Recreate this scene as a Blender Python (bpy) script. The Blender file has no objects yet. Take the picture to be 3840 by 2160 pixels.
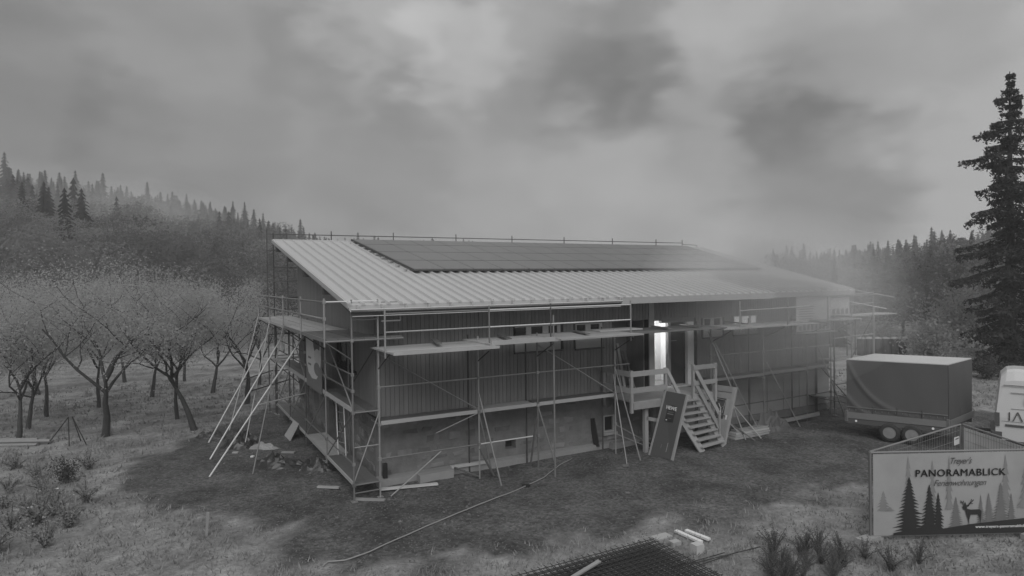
import bpy, math, random
import numpy as np
from mathutils import Vector, Matrix, noise as mnoise
R = math.radians
rng = random.Random(7)
npr = np.random.default_rng(7)
scene = bpy.context.scene
col = scene.collection

# ------------------------------------------------------------------ camera
CAM = Vector((-5.43, -18.35, 5.97))
YAW, PITCH, ROLL = 0.5006, 0.0122, -0.0132
cd = bpy.data.cameras.new('camera')
cam = bpy.data.objects.new('camera', cd); col.objects.link(cam)
f = Vector((math.sin(YAW)*math.cos(PITCH), math.cos(YAW)*math.cos(PITCH), -math.sin(PITCH)))
r0 = Vector((math.cos(YAW), -math.sin(YAW), 0)); u0 = r0.cross(f)
rr = r0*math.cos(ROLL)+u0*math.sin(ROLL); uu = -r0*math.sin(ROLL)+u0*math.cos(ROLL)
m = Matrix((rr, uu, -f)).transposed().to_4x4(); m.translation = CAM
cam.matrix_world = m
cd.sensor_width = 36.0; cd.lens = 36.0*2387.85/3840.0
cd.clip_start = 0.05; cd.clip_end = 3000
scene.camera = cam

# ------------------------------------------------------------------ world: overcast sky
SUN_EL, SUN_AZ = R(42), R(-150)
w = bpy.data.worlds.new('World'); scene.world = w; w.use_nodes = True
nt = w.node_tree; nt.nodes.clear()
N = nt.nodes.new; L = nt.links.new
out = N('ShaderNodeOutputWorld'); bg = N('ShaderNodeBackground'); L(bg.outputs[0], out.inputs[0])
bg.inputs['Strength'].default_value = 0.15
sky = N('ShaderNodeTexSky'); sky.sky_type = 'NISHITA'; sky.sun_disc = False
sky.sun_elevation = SUN_EL; sky.sun_rotation = SUN_AZ; sky.dust_density = 4
bw = N('ShaderNodeRGBToBW'); L(sky.outputs[0], bw.inputs[0])
tc = N('ShaderNodeTexCoord')
def mth(op, a, b=None, c=None, clamp=False):
    n = N('ShaderNodeMath'); n.operation = op; n.use_clamp = clamp
    for i, v in enumerate((a, b, c)):
        if v is None: continue
        if isinstance(v, (int, float)): n.inputs[i].default_value = v
        else: L(v, n.inputs[i])
    return n.outputs[0]
nz = N('ShaderNodeTexNoise'); nz.inputs['Scale'].default_value = 2.6; nz.inputs['Detail'].default_value = 5; nz.inputs['Roughness'].default_value = .5
mp = N('ShaderNodeMapping'); mp.inputs['Scale'].default_value = (1, 1, 2.2); L(tc.outputs['Generated'], mp.inputs['Vector']); L(mp.outputs[0], nz.inputs['Vector'])
nz2 = N('ShaderNodeTexNoise'); nz2.inputs['Scale'].default_value = 7; nz2.inputs['Detail'].default_value = 6
L(mp.outputs[0], nz2.inputs['Vector'])
sub = N('ShaderNodeVectorMath'); sub.operation = 'SUBTRACT'; L(nz2.outputs['Color'], sub.inputs[0]); sub.inputs[1].default_value = (.5, .5, .5)
scl = N('ShaderNodeVectorMath'); scl.operation = 'SCALE'; L(sub.outputs[0], scl.inputs[0]); scl.inputs['Scale'].default_value = .24
wd = N('ShaderNodeVectorMath'); wd.operation = 'ADD'; L(tc.outputs['Generated'], wd.inputs[0]); L(scl.outputs[0], wd.inputs[1])
wn = N('ShaderNodeVectorMath'); wn.operation = 'NORMALIZE'; L(wd.outputs[0], wn.inputs[0])
lr = N('ShaderNodeVectorMath'); lr.operation = 'DOT_PRODUCT'; L(tc.outputs['Generated'], lr.inputs[0]); lr.inputs[1].default_value = (.88, -.48, 0)
val = mth('ADD', mth('MULTIPLY_ADD', nz.outputs['Fac'], 1.3, 1.55-.65), mth('MULTIPLY', mth('ADD', mth('MAXIMUM', mth('MINIMUM', lr.outputs['Value'], .8), -.8), .6), 1.35))
val = mth('ADD', val, mth('MULTIPLY_ADD', nz2.outputs['Fac'], 1.1, -.55))
# cloud masses: direction, angular radius (deg), brightness change
CLOUDS = [((0.576, 0.751, 0.322), 6, -.75), ((0.496, 0.814, 0.302), 6, -.5), ((0.691, 0.687, 0.223), 6, -.6), ((0.621, 0.734, 0.273), 4.5, -0.5), ((0.791, 0.556, 0.255), 6, -.5), ((0.767, 0.596, 0.237), 4, -0.4), ((0.805, 0.580, 0.126), 6.5, -1.6), ((0.378, 0.860, 0.343), 4.5, 1.1), ((0.267, 0.887, 0.377), 5, 0.8), ((0.183, 0.931, 0.317), 4, -0.5), ((0.333, 0.898, 0.287), 4, -0.3), ((0.835, 0.514, 0.197), 3, 0.45), ((0.858, 0.471, 0.204), 2.2, -0.35), ((-0.053, 0.980, 0.192), 4.5, -0.45), ((-0.140, 0.955, 0.262), 6, -0.4), ((0.300, 0.939, 0.169), 6, -0.5), ((0.098, 0.977, 0.190), 5, -0.3), ((0.589, 0.792, 0.162), 6, 0.4), ((0.687, 0.641, 0.342), 5, 0.4), ((0.853, 0.418, 0.313), 4, -0.4), ((0.472, 0.788, 0.394), 5, 0.5)]
for d, rad, amp in CLOUDS:
    v = Vector(d).normalized()
    dt = N('ShaderNodeVectorMath'); dt.operation = 'DOT_PRODUCT'; L(wn.outputs[0], dt.inputs[0]); dt.inputs[1].default_value = v
    mr = N('ShaderNodeMapRange'); mr.interpolation_type = 'SMOOTHERSTEP'; L(dt.outputs['Value'], mr.inputs['Value'])
    mr.inputs['From Min'].default_value = math.cos(R(rad*1.35)); mr.inputs['From Max'].default_value = math.cos(R(rad*.3))
    mr.inputs['To Min'].default_value = 0; mr.inputs['To Max'].default_value = amp
    val = mth('ADD', val, mr.outputs[0])
# overcast sky is brighter overhead
sx = N('ShaderNodeSeparateXYZ'); L(tc.outputs['Generated'], sx.inputs[0])
zen = mth('MULTIPLY', mth('MAXIMUM', mth('SUBTRACT', sx.outputs['Z'], .40), 0.0), 4.0)
val = mth('ADD', val, zen)
mixv = mth('ADD', mth('MULTIPLY', val, .93), mth('MULTIPLY', mth('MINIMUM', bw.outputs[0], 12.0), .02))
L(mixv, bg.inputs['Color'])

sd = bpy.data.lights.new('sun', 'SUN'); sd.energy = 1.5; sd.angle = R(40); sd.color = (1, 1, 1)
so = bpy.data.objects.new('sun', sd); col.objects.link(so)
sdir = Vector((math.sin(SUN_AZ)*math.cos(SUN_EL), math.cos(SUN_AZ)*math.cos(SUN_EL), math.sin(SUN_EL)))
so.rotation_euler = sdir.to_track_quat('Z', 'Y').to_euler(); so.location = (0, 0, 60)
scene.view_settings.view_transform = 'Standard'; scene.view_settings.look = 'None'
scene.view_settings.exposure = 0; scene.view_settings.gamma = 1; scene.view_settings.use_curve_mapping = False
scene.cycles.max_bounces = 5; scene.cycles.diffuse_bounces = 3; scene.cycles.volume_bounces = 1
scene.cycles.transparent_max_bounces = 8

# ------------------------------------------------------------------ materials
def leafmat(name, c, var=.35, scale=1.2, obj_var=0.):
    M_ = mat(name, c, .85, var, scale, obj_var=obj_var); t = M_.node_tree; b = t.nodes['Principled BSDF']; o = t.nodes['Material Output']
    tl = t.nodes.new('ShaderNodeBsdfTranslucent'); df = t.nodes.new('ShaderNodeBsdfDiffuse'); mx_ = t.nodes.new('ShaderNodeMixShader'); mx_.inputs[0].default_value = .5
    src = b.inputs['Base Color'].links[0].from_socket
    t.links.new(src, tl.inputs['Color']); t.links.new(src, df.inputs['Color']); t.links.new(df.outputs[0], mx_.inputs[1]); t.links.new(tl.outputs[0], mx_.inputs[2]); t.links.new(mx_.outputs[0], o.inputs['Surface'])
    return M_
def mat(name, c, rough=.8, var=0., scale=3., bump=0., bscale=None, metal=0., obj_var=0., stretch=None, var2=0., scale2=.4, emit=0.):
    M = bpy.data.materials.new(name); M.use_nodes = True; t = M.node_tree; b = t.nodes['Principled BSDF']
    b.inputs['Base Color'].default_value = (c, c, c, 1); b.inputs['Roughness'].default_value = rough; b.inputs['Metallic'].default_value = metal
    if emit: b.inputs['Emission Color'].default_value = (1, 1, 1, 1); b.inputs['Emission Strength'].default_value = emit
    n = t.nodes.new; l = t.links.new
    if var or bump or obj_var or var2:
        g = n('ShaderNodeNewGeometry'); vec = g.outputs['Position']
        if stretch:
            mpn = n('ShaderNodeMapping'); mpn.inputs['Scale'].default_value = stretch; l(vec, mpn.inputs['Vector']); vec = mpn.outputs[0]
        def noise_(s, det=5):
            x = n('ShaderNodeTexNoise'); x.inputs['Scale'].default_value = s; x.inputs['Detail'].default_value = det; x.inputs['Roughness'].default_value = .62
            l(vec, x.inputs['Vector']); return x.outputs['Fac']
        def mm(op, a, bb, cc=None):
            x = n('ShaderNodeMath'); x.operation = op
            for i, v in enumerate((a, bb, cc)):
                if v is None: continue
                if isinstance(v, (int, float)): x.inputs[i].default_value = v
                else: l(v, x.inputs[i])
            return x.outputs[0]
        fac = None
        if var: fac = mm('MULTIPLY_ADD', noise_(scale), 2*var, 1-var)
        if var2:
            q = mm('MULTIPLY_ADD', noise_(scale2, 3), 2*var2, 1-var2); fac = q if fac is None else mm('MULTIPLY', fac, q)
        if obj_var:
            oi = n('ShaderNodeObjectInfo'); q = mm('MULTIPLY_ADD', oi.outputs['Random'], 2*obj_var, 1-obj_var)
            fac = q if fac is None else mm('MULTIPLY', fac, q)
        if fac is not None:
            fc = mm('MULTIPLY', fac, c); cb = n('ShaderNodeCombineColor')
            for i in range(3): l(fc, cb.inputs[i])
            l(cb.outputs[0], b.inputs['Base Color'])
        if bump:
            bn = n('ShaderNodeBump'); bn.inputs['Strength'].default_value = bump; bn.inputs['Distance'].default_value = .03
            l(noise_(bscale or scale*4), bn.inputs['Height']); l(bn.outputs[0], b.inputs['Normal'])
    return M

M = dict(
 clad=mat('dark_timber', .20, .75, .16, 3, .2, 20, obj_var=.09, stretch=(8, 8, .6), var2=.15),
 clad_back=mat('timber_backing', .05, .9),
 plaster=mat('rubble_plaster', .19, .95, .5, 2.2, .6, 18, var2=.35, scale2=.6),
 stone=mat('rubble_stone', .19, .95, .4, 3.5, .6, 16, obj_var=.35, var2=.45, scale2=.7),
 concrete=mat('concrete', .30, .9, .15, 2, .2, 20, var2=.15),
 ledge=mat('ledge_concrete', .28, .9, .2, 3, .3, 20, var2=.2),
 roof=mat('roof_sheet', .50, .42, .06, 1.5, metal=.15, var2=.05, stretch=(1, .3, 1)),
 roofedge=mat('roof_flashing', .55, .35, .08, 2, metal=.3),
 gutter=mat('gutter_metal', .62, .25, .05, 2, metal=.7),
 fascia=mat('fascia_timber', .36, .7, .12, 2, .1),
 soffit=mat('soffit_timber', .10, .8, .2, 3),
 pv=mat('solar_glass', .13, .35, .10, 1.2, obj_var=.05),
 pvframe=mat('solar_frame', .05, .5),
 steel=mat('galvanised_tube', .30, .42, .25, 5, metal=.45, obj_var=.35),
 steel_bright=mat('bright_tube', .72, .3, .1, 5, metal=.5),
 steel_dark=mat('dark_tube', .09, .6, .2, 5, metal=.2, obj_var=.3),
 deck=mat('deck_plank', .36, .75, .3, 2.5, .2, 25, obj_var=.18, stretch=(.7, 5, 5)),
 deck_dark=mat('dark_deck_plank', .13, .5, .35, 2.5, .2, 25, obj_var=.2, stretch=(.7, 5, 5)),  # darker, smoother plank tone
 toe=mat('toe_board', .38, .7, .15, 3, obj_var=.1),
 timber=mat('fresh_timber', .30, .7, .22, 3, .15, 25, obj_var=.15),
 timber_pale=mat('pale_timber', .55, .6, .12, 4, obj_var=.1),
 white=mat('white_paint_and_lamplight', .75, .5, .05, 3),
 whitegrey=mat('pale_frame', .40, .5, .12, 4),
 black=mat('black_opening', .02, .7),
 glass_dark=mat('dark_window_pane', .02, .25, .3, 2),
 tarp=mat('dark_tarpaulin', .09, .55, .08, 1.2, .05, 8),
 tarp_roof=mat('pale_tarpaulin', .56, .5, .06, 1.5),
 tarp_ground=mat('crumpled_sheet', .028, .35, .4, 2),
 tarp_pale=mat('pale_crumpled_sheet', .28, .5, .3, 2),
 alu=mat('aluminium_board', .24, .4, .1, 2, metal=.3),
 rubber=mat('rubber', .035, .8),
 rim=mat('wheel_rim', .25, .5, .2, 8),
 reflect=mat('reflector', .95, .15),
 van=mat('van_paint', .60, .25, .04, 1),
 vandark=mat('van_trim', .09, .5),
 letter=mat('dark_lettering', .03, .6),
 letter_w=mat('white_lettering', .8, .6),
 bark=mat('bark', .06, .9, .4, 6, .6, 20),
 bark_dark=mat('dark_bark', .03, .9, .3, 6),
 leaf=leafmat('orchard_leaves', .46, .3, 1.0),
 leaf_l=leafmat('pale_shrub_leaves', .34),
 leaf_d=mat('dark_leaves', .06, .8, .4, 2),
 needle=mat('spruce_needles', .035, .85, .4, 2),
 conifer=leafmat('forest_conifer', .065, .3, .25, .25),
 broad=leafmat('forest_broadleaf', .24, .35, .22, .35),
 grassm=mat('grass_blades', .24, .8, .4, 2, var2=.3),
 weed_leaf=leafmat('weed_leaves', .15), weed=mat('weed_stems', .09, .8, .3, 3),
 blossom=mat('pale_blossom', .5, .7),
 pebble=mat('gravel_stone', .15, .9, .5, 8),
 rebar=mat('rusty_rebar', .05, .7, .3, 4, metal=.2),
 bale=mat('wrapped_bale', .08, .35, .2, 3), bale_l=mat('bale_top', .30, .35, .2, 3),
 hose=mat('pale_hose', .30, .5),
 pipe=mat('pipe_plastic', .27, .5, .15, 3),
 banner=mat('banner_print', .33, .7, .28, .9, var2=.2), banner_white=mat('banner_back', .55, .7, .1, 2),
 print_black=mat('print_black', .022, .6), print_dark=mat('print_dark', .06, .6), print_mid=mat('print_mid', .15, .6, .2, 2), print_light=mat('print_light', .22, .6, .2, 2),
 white_board=mat('white_board', .5, .5, .1, 3), lamp_white=mat('interior_white', .85, .6), lampglow=mat('lamp_glow', .9, .5, emit=6.0), winglow=mat('lit_pane', .6, .4, emit=.22),
 skin=mat('debris', .14, .9, .5, 6, .8, 8),
)

# ------------------------------------------------------------------ object helpers
WM = {}
def link(o, parent=None, world=Matrix.Identity(4)):
    col.objects.link(o)
    if parent is not None:
        o.parent = parent; o.matrix_parent_inverse = WM[parent.name].inverted()
    o.matrix_basis = world.copy(); WM[o.name] = world.copy()
    return o
def thing(name, loc, label, cat, group=None):
    o = bpy.data.objects.new(name, None); o.empty_display_size = .3
    col.objects.link(o); o.location = loc; WM[o.name] = Matrix.Translation(loc)
    o['label'] = label; o['category'] = cat
    if group: o['group'] = group
    return o
def tag(o, label, cat, group=None):
    o['label'] = label; o['category'] = cat
    if group: o['group'] = group
    return o
class MB:
    def __init__(s): s.v = []; s.f = []
    def add(s, vs, fs):
        k = len(s.v); s.v += [tuple(v) for v in vs]; s.f += [tuple(i+k for i in q) for q in fs]; return s
    def box(s, a, b):
        (x0, y0, z0), (x1, y1, z1) = a, b
        return s.add([(x0,y0,z0),(x1,y0,z0),(x1,y1,z0),(x0,y1,z0),(x0,y0,z1),(x1,y0,z1),(x1,y1,z1),(x0,y1,z1)],
                     [(0,3,2,1),(4,5,6,7),(0,1,5,4),(1,2,6,5),(2,3,7,6),(3,0,4,7)])
    def bar(s, p, q, w, h, up=(0,0,1)):
        p, q = Vector(p), Vector(q); d = (q-p).normalized(); u = Vector(up)
        if abs(d.dot(u)) > .98: u = Vector((0, 1, 0))
        a = d.cross(u).normalized()*w/2; b = a.cross(d).normalized()*h/2
        vs = [p-a-b, p+a-b, p+a+b, p-a+b, q-a-b, q+a-b, q+a+b, q-a+b]
        return s.add(vs, [(0,3,2,1),(4,5,6,7),(0,1,5,4),(1,2,6,5),(2,3,7,6),(3,0,4,7)])
    def tube(s, pts, r, n=6, cap=True):
        pts = [Vector(p) for p in pts]; rs = r if isinstance(r, (list, tuple)) else [r]*len(pts)
        k = len(s.v); pa = None
        for i, p in enumerate(pts):
            d = (pts[min(i+1, len(pts)-1)]-pts[max(i-1, 0)]).normalized()
            if pa is None: pa = d.orthogonal().normalized()
            a = (pa-d*pa.dot(d))
            a = a.normalized() if a.length > 1e-4 else d.orthogonal().normalized()
            pa = a; b = d.cross(a)
            for j in range(n):
                t = 2*math.pi*j/n; s.v.append(tuple(p+(a*math.cos(t)+b*math.sin(t))*rs[i]))
        for i in range(len(pts)-1):
            for j in range(n):
                j2 = (j+1) % n
                s.f.append((k+i*n+j, k+i*n+j2, k+(i+1)*n+j2, k+(i+1)*n+j))
        if cap:
            s.f.append(tuple(k+j for j in reversed(range(n)))); s.f.append(tuple(k+(len(pts)-1)*n+j for j in range(n)))
        return s
    def hexa(s, b4, t4):   # bottom quad (ccw), top quad
        return s.add(list(b4)+list(t4), [(0,3,2,1),(4,5,6,7),(0,1,5,4),(1,2,6,5),(2,3,7,6),(3,0,4,7)])
    def mesh(s, name, mt, smooth=False):
        me = bpy.data.meshes.new(name); me.from_pydata(s.v, [], s.f); me.materials.append(M[mt] if isinstance(mt, str) else mt)
        if smooth: me.shade_smooth()
        me.update(); return me
    def build(s, name, mt, parent=None, smooth=False):
        return link(bpy.data.objects.new(name, s.mesh(name, mt, smooth)), parent)
UNIT = {}
def unit_box(mt):
    if ('b', mt) not in UNIT: UNIT['b', mt] = MB().box((-.5,-.5,-.5), (.5,.5,.5)).mesh('unit_board', mt)
    return UNIT['b', mt]
def unit_tube(mt):
    if ('t', mt) not in UNIT:
        UNIT['t', mt] = MB().tube([(0,0,-.5),(0,0,.5)], 1, 8).mesh('unit_tube', mt)
    return UNIT['t', mt]
def pbox(name, mt, a, b, parent=None):
    a, b = Vector(a), Vector(b); c = (a+b)/2; d = b-a
    return link(bpy.data.objects.new(name, unit_box(mt)), parent, Matrix.Translation(c) @ Matrix.Diagonal((abs(d.x), abs(d.y), abs(d.z), 1)))
def frame_m(p, q, up=(0,0,1)):
    p, q = Vector(p), Vector(q); d = (q-p); z = d.normalized(); u = Vector(up)
    if abs(z.dot(u)) > .98: u = Vector((0, 1, 0))
    x = u.cross(z).normalized(); y = z.cross(x)
    mm_ = Matrix((x, y, z)).transposed().to_4x4(); mm_.translation = (p+q)/2
    return mm_, d.length
def pbar(name, mt, p, q, w_, h, parent=None, up=(0,0,1)):
    mm_, ln = frame_m(p, q, up)
    return link(bpy.data.objects.new(name, unit_box(mt)), parent, mm_ @ Matrix.Diagonal((w_, h, ln, 1)))
def ptube(name, mt, p, q, r, parent=None):
    mm_, ln = frame_m(p, q)
    return link(bpy.data.objects.new(name, unit_tube(mt)), parent, mm_ @ Matrix.Diagonal((r, r, ln, 1)))
def text_mesh(txt, size, mt, shear=0., bold=0., align='CENTER', spacing=1.):
    c = bpy.data.curves.new('lettering', 'FONT'); c.body = txt; c.size = size; c.shear = shear; c.offset = bold; c.align_x = align; c.align_y = 'CENTER'
    c.space_character = spacing; c.resolution_u = 3
    o = bpy.data.objects.new('lettering_tmp', c); col.objects.link(o)
    me = bpy.data.meshes.new_from_object(o.evaluated_get(bpy.context.evaluated_depsgraph_get()))
    me.materials.clear(); me.materials.append(M[mt]); bpy.data.objects.remove(o); bpy.data.curves.remove(c)
    return me
def fbm(x, y, s=1., seed=0.):
    return mnoise.fractal(Vector((x*s+seed, y*s-seed, seed*.7)), .8, 2.1, 4)

# ------------------------------------------------------------------ terrain
def sx_az(x): return math.degrees(math.atan((x-1920)/2387.85)) + math.degrees(YAW)
# ridge of the wooded hills: (bearing, height of the tree tops above the camera per metre of distance)
RID = [(-60, 500), (-1500, 540), (-600, 570), (0, 590), (180, 625), (400, 665), (640, 722), (900, 768), (1060, 825), (1250, 880), (1500, 905), (2000, 915), (2600, 940), (2900, 955), (3150, 948), (3330, 932), (3450, 922), (3560, 902), (3660, 885), (3840, 850), (4600, 780), (7000, 700)]
RAZ = sorted((sx_az(x) if x != -60 else -75, y) for x, y in RID)
RX = np.array([a for a, _ in RAZ]); RY = np.array([(1052+0.0132*0-y)/2387.85 for _, y in RAZ])
def ridge_slope(az):
    x = 1920+2387.85*math.tan(R(max(-50, min(50, az-math.degrees(YAW)))))
    corr = (x-1920)*0.0132/2387.85
    return float(np.interp(az, RX, RY))*math.cos(R(max(-50, min(50, az-math.degrees(YAW)))))*1.0 - corr*0
D_RIDGE = 330.
def ground_z(x, y):
    dx, dy = x-CAM.x, y-CAM.y; d = math.hypot(dx, dy); az = math.degrees(math.atan2(dx, dy))
    z = .05*fbm(x, y, .35)
    if d > 14: z += .10*fbm(x, y, .12, 3)*min(1, (d-14)/20)
    # shallow bank at lower right, slope under the bushes at lower left
    near = max(0., 1-d/60)
    t = min(1, max(0, (d-66)/(D_RIDGE-66))); t = t*t*(3-2*t)*.55+t*.45
    zr = max(0., 5.97+ridge_slope(az)*D_RIDGE-13)
    if az > 60: t = min(1, max(0, (d-48)/(D_RIDGE-48)))
    z += zr*t*(1 if abs(az-28) < 100 else max(0, 1-(abs(az-28)-100)/60)) + (2.2*fbm(x, y, .02, 9)*min(1, max(0, (d-80)/80)))
    return z
def axis(lo, hi, c0, c1, fine, grow=1.17):
    a = list(np.arange(c0, c1, fine)); s = fine; v = c1
    while v < hi: a.append(v); s = min(s*grow, 9); v += s
    a.append(hi); s = fine; v = c0-fine
    while v > lo: a.insert(0, v); s = min(s*grow, 9); v -= s
    a.insert(0, lo); return a
YARD = [(-5.6, 7.9), (-4.6, 8.6), (-1.2, 13.6), (3, 16), (19.5, 14), (24, 3), (27, -6), (27, -13), (16, -13), (13.6, -9.6), (12.4, -7.5), (10.5, -6.9), (8.2, -7.2), (6.6, -7.1), (4.9, -6.75), (3.2, -6.35), (1.15, -5.9), (-.6, -5.9), (-2.4, -5.0), (-3.0, -3.6), (-3.4, -1.9), (-4.6, -.2), (-5.6, 1.6), (-6.4, 3.4), (-6.6, 5.6)]
def yard_sd(x, y):
    ins = False; dm = 1e9; n = len(YARD)
    for i in range(n):
        (x1, y1), (x2, y2) = YARD[i], YARD[(i+1) % n]
        if (y1 > y) != (y2 > y) and x < (x2-x1)*(y-y1)/(y2-y1)+x1: ins = not ins
        ex, ey = x2-x1, y2-y1; t = max(0, min(1, ((x-x1)*ex+(y-y1)*ey)/(ex*ex+ey*ey))); dm = min(dm, math.hypot(x-x1-t*ex, y-y1-t*ey))
    return -dm if ins else dm
xs = axis(-420, 520, -14, 26, .28); ys = axis(-60, 520, -13, 22, .28)
V = []; G = []; WF = []
for y in ys:
    for x in xs:
        V.append((x, y, ground_z(x, y)))
        G.append(max(0, min(1, .5-(yard_sd(x, y)+.9*fbm(x, y, .8, 5))/.5)) if (-15 < x < 30 and -14 < y < 24) else 0.)
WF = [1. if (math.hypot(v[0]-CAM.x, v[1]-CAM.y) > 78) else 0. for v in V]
nx_, ny_ = len(xs), len(ys)
F = [(j*nx_+i, j*nx_+i+1, (j+1)*nx_+i+1, (j+1)*nx_+i) for j in range(ny_-1) for i in range(nx_-1)]
me = bpy.data.meshes.new('ground'); me.from_pydata(V, [], F); me.shade_smooth()
at = me.attributes.new('gravel', 'FLOAT', 'POINT'); at.data.foreach_set('value', G)
at2 = me.attributes.new('woodland', 'FLOAT', 'POINT'); at2.data.foreach_set('value', WF)
gm = bpy.data.materials.new('ground_cover'); gm.use_nodes = True; t = gm.node_tree; b = t.nodes['Principled BSDF']; b.inputs['Roughness'].default_value = .95
n = t.nodes.new; l = t.links.new
geo = n('ShaderNodeNewGeometry')
def gn(s, d=6, rgh=.65):
    x = n('ShaderNodeTexNoise'); x.inputs['Scale'].default_value = s; x.inputs['Detail'].default_value = d; x.inputs['Roughness'].default_value = rgh; l(geo.outputs['Position'], x.inputs['Vector']); return x.outputs['Fac']
def mm(op, a, bb, cc=None, cl=False):
    x = n('ShaderNodeMath'); x.operation = op; x.use_clamp = cl
    for i, v in enumerate((a, bb, cc)):
        if v is None: continue
        if isinstance(v, (int, float)): x.inputs[i].default_value = v
        else: l(v, x.inputs[i])
    return x.outputs[0]
gr = n('ShaderNodeAttribute'); gr.attribute_name = 'gravel'
vor = n('ShaderNodeTexVoronoi'); vor.inputs['Scale'].default_value = 14; l(geo.outputs['Position'], vor.inputs['Vector'])
gsep = n('ShaderNodeSeparateColor'); l(vor.outputs['Color'], gsep.inputs[0])
grav = mm('MULTIPLY', mm('MULTIPLY_ADD', gn(9), .165, .0), mm('MULTIPLY_ADD', gsep.outputs[0], .8, .6))
grav = mm('MULTIPLY', grav, mm('MAXIMUM', mm('MULTIPLY_ADD', gn(.55, 5), 3.2, -.62), .35))
gras = mm('MULTIPLY', mm('MULTIPLY_ADD', gn(5), .33, .08), mm('MAXIMUM', mm('MULTIPLY_ADD', gn(.6, 5), 2.6, -.32), .4))
mk = mm('SUBTRACT', mm('ADD', gr.outputs['Fac'], gn(3.5)), .5, cl=True)
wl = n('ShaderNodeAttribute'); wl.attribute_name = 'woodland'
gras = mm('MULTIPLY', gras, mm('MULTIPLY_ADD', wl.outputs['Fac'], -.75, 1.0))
mx = n('ShaderNodeMix'); mx.data_type = 'FLOAT'; l(mk, mx.inputs[0]); l(gras, mx.inputs[2]); l(grav, mx.inputs[3])
cb = n('ShaderNodeCombineColor')
for i in range(3): l(mx.outputs[0], cb.inputs[i])
l(cb.outputs[0], b.inputs['Base Color'])
bn = n('ShaderNodeBump'); bn.inputs['Strength'].default_value = .9; bn.inputs['Distance'].default_value = .05; l(mm('ADD', gn(11), mm('MULTIPLY', vor.outputs['Distance'], .7)), bn.inputs['Height']); l(bn.outputs[0], b.inputs['Normal'])
me.materials.append(gm)
g = link(bpy.data.objects.new('ground', me)); g['kind'] = 'structure'
def gz(x, y): return ground_z(x, y)

# ------------------------------------------------------------------ barn
barn = thing('barn', (0, 0, 0), 'long barn with dark timber cladding over a rubble stone base and pale metal roof', 'barn')
ROOFK = (7.911-5.371)/(12.09+1.291)
def RZ(y): return 5.371+(y+1.291)*ROOFK
def XR(y): return 20.79+(y+1.291)/13.38*4.5
def RP(x0, y, off=0): return (x0, y, RZ(y)+off)
# roof slab
rs = MB(); y0, y1 = -1.29, 12.09
rs.hexa([(-1.076, y0, RZ(y0)-.16), (XR(y0), y0, RZ(y0)-.16), (XR(y1), y1, RZ(y1)-.16), (-1.076, y1, RZ(y1)-.16)],
        [(-1.076, y0, RZ(y0)-.02), (XR(y0), y0, RZ(y0)-.02), (XR(y1), y1, RZ(y1)-.02), (-1.076, y1, RZ(y1)-.02)])
roof = rs.build('roof', 'roof', barn)
nr = 61
for i in range(nr+1):
    u = i/nr; xa = -1.05+u*(XR(y0)-.04+1.05); xb_ = -1.05+u*(XR(y1)-.04+1.05)
    a = Vector(RP(xa, y0-.02)); c = Vector(RP(xb_, y1)); rb = MB(); wv, wt, hh = .055, .025, .05
    rb.add([(a.x-wv, a.y, a.z-.022), (a.x-wt, a.y, a.z+hh), (a.x+wt, a.y, a.z+hh), (a.x+wv, a.y, a.z-.022),
            (c.x-wv, c.y, c.z-.022), (c.x-wt, c.y, c.z+hh), (c.x+wt, c.y, c.z+hh), (c.x+wv, c.y, c.z-.022)],
           [(0,1,2,3), (7,6,5,4), (0,4,5,1), (1,5,6,2), (2,6,7,3)])
    rb.build('rib', 'roof', roof)
# verge flashing, soffit, purlins, ridge cap
MB().bar((-1.10, y0-.02, RZ(y0)-.03), (-1.10, y1, RZ(y1)-.03), .05, .13).build('verge_board', 'roofedge', roof)
MB().bar((-1.05, y1+.05, RZ(y1)+.0), (XR(y1), y1+.05, RZ(y1)+.0), .10, .12).build('ridge_cap', 'roofedge', roof)
for yy in (2.1, 5.2, 8.6, 11.4):
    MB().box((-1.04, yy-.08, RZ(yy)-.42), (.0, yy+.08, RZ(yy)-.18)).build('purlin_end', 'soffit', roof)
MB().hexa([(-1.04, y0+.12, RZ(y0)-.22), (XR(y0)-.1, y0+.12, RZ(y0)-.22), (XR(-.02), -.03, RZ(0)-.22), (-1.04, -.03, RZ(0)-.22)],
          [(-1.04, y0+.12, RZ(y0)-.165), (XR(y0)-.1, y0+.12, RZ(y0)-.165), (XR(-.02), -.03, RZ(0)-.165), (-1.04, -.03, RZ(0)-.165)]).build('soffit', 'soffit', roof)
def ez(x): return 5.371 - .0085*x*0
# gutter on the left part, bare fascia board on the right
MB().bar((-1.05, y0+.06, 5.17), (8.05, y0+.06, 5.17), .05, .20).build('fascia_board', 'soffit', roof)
gu = MB(); k = 0
for xg in (-1.06, 8.05):
    for j in range(7):
        tt = math.pi+math.pi*j/6; gu.v.append((xg, y0-.06+.075*math.cos(tt), 5.24+.075*math.sin(tt)))
gu.f = [(j, j+1, j+8, j+7) for j in range(6)]+[(j+7, j+8, j+1, j) for j in range(0)]
gu.build('gutter', 'gutter', roof, True)
ptube('gutter_bead', 'steel_bright', (-1.06, y0-.135, 5.235), (8.05, y0-.135, 5.235), .014, roof)
ptube('drip_tube', 'steel_bright', (-1.0, y0-.02, 5.05), (8.05, y0-.02, 5.05), .012, roof)
for i in range(14):
    MB().box((-.9+i*.68, y0-.14, 5.22), (-.86+i*.68, y0+.03, 5.36)).build('gutter_bracket', 'gutter', roof)
MB().box((8.07, y0-.05, 5.12), (15.6, y0-.01, 5.33)).build('fascia_board', 'fascia', roof)
MB().box((15.61, y0-.05, 5.15), (20.75, y0-.01, 5.33)).build('fascia_board', 'fascia', roof)

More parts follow.
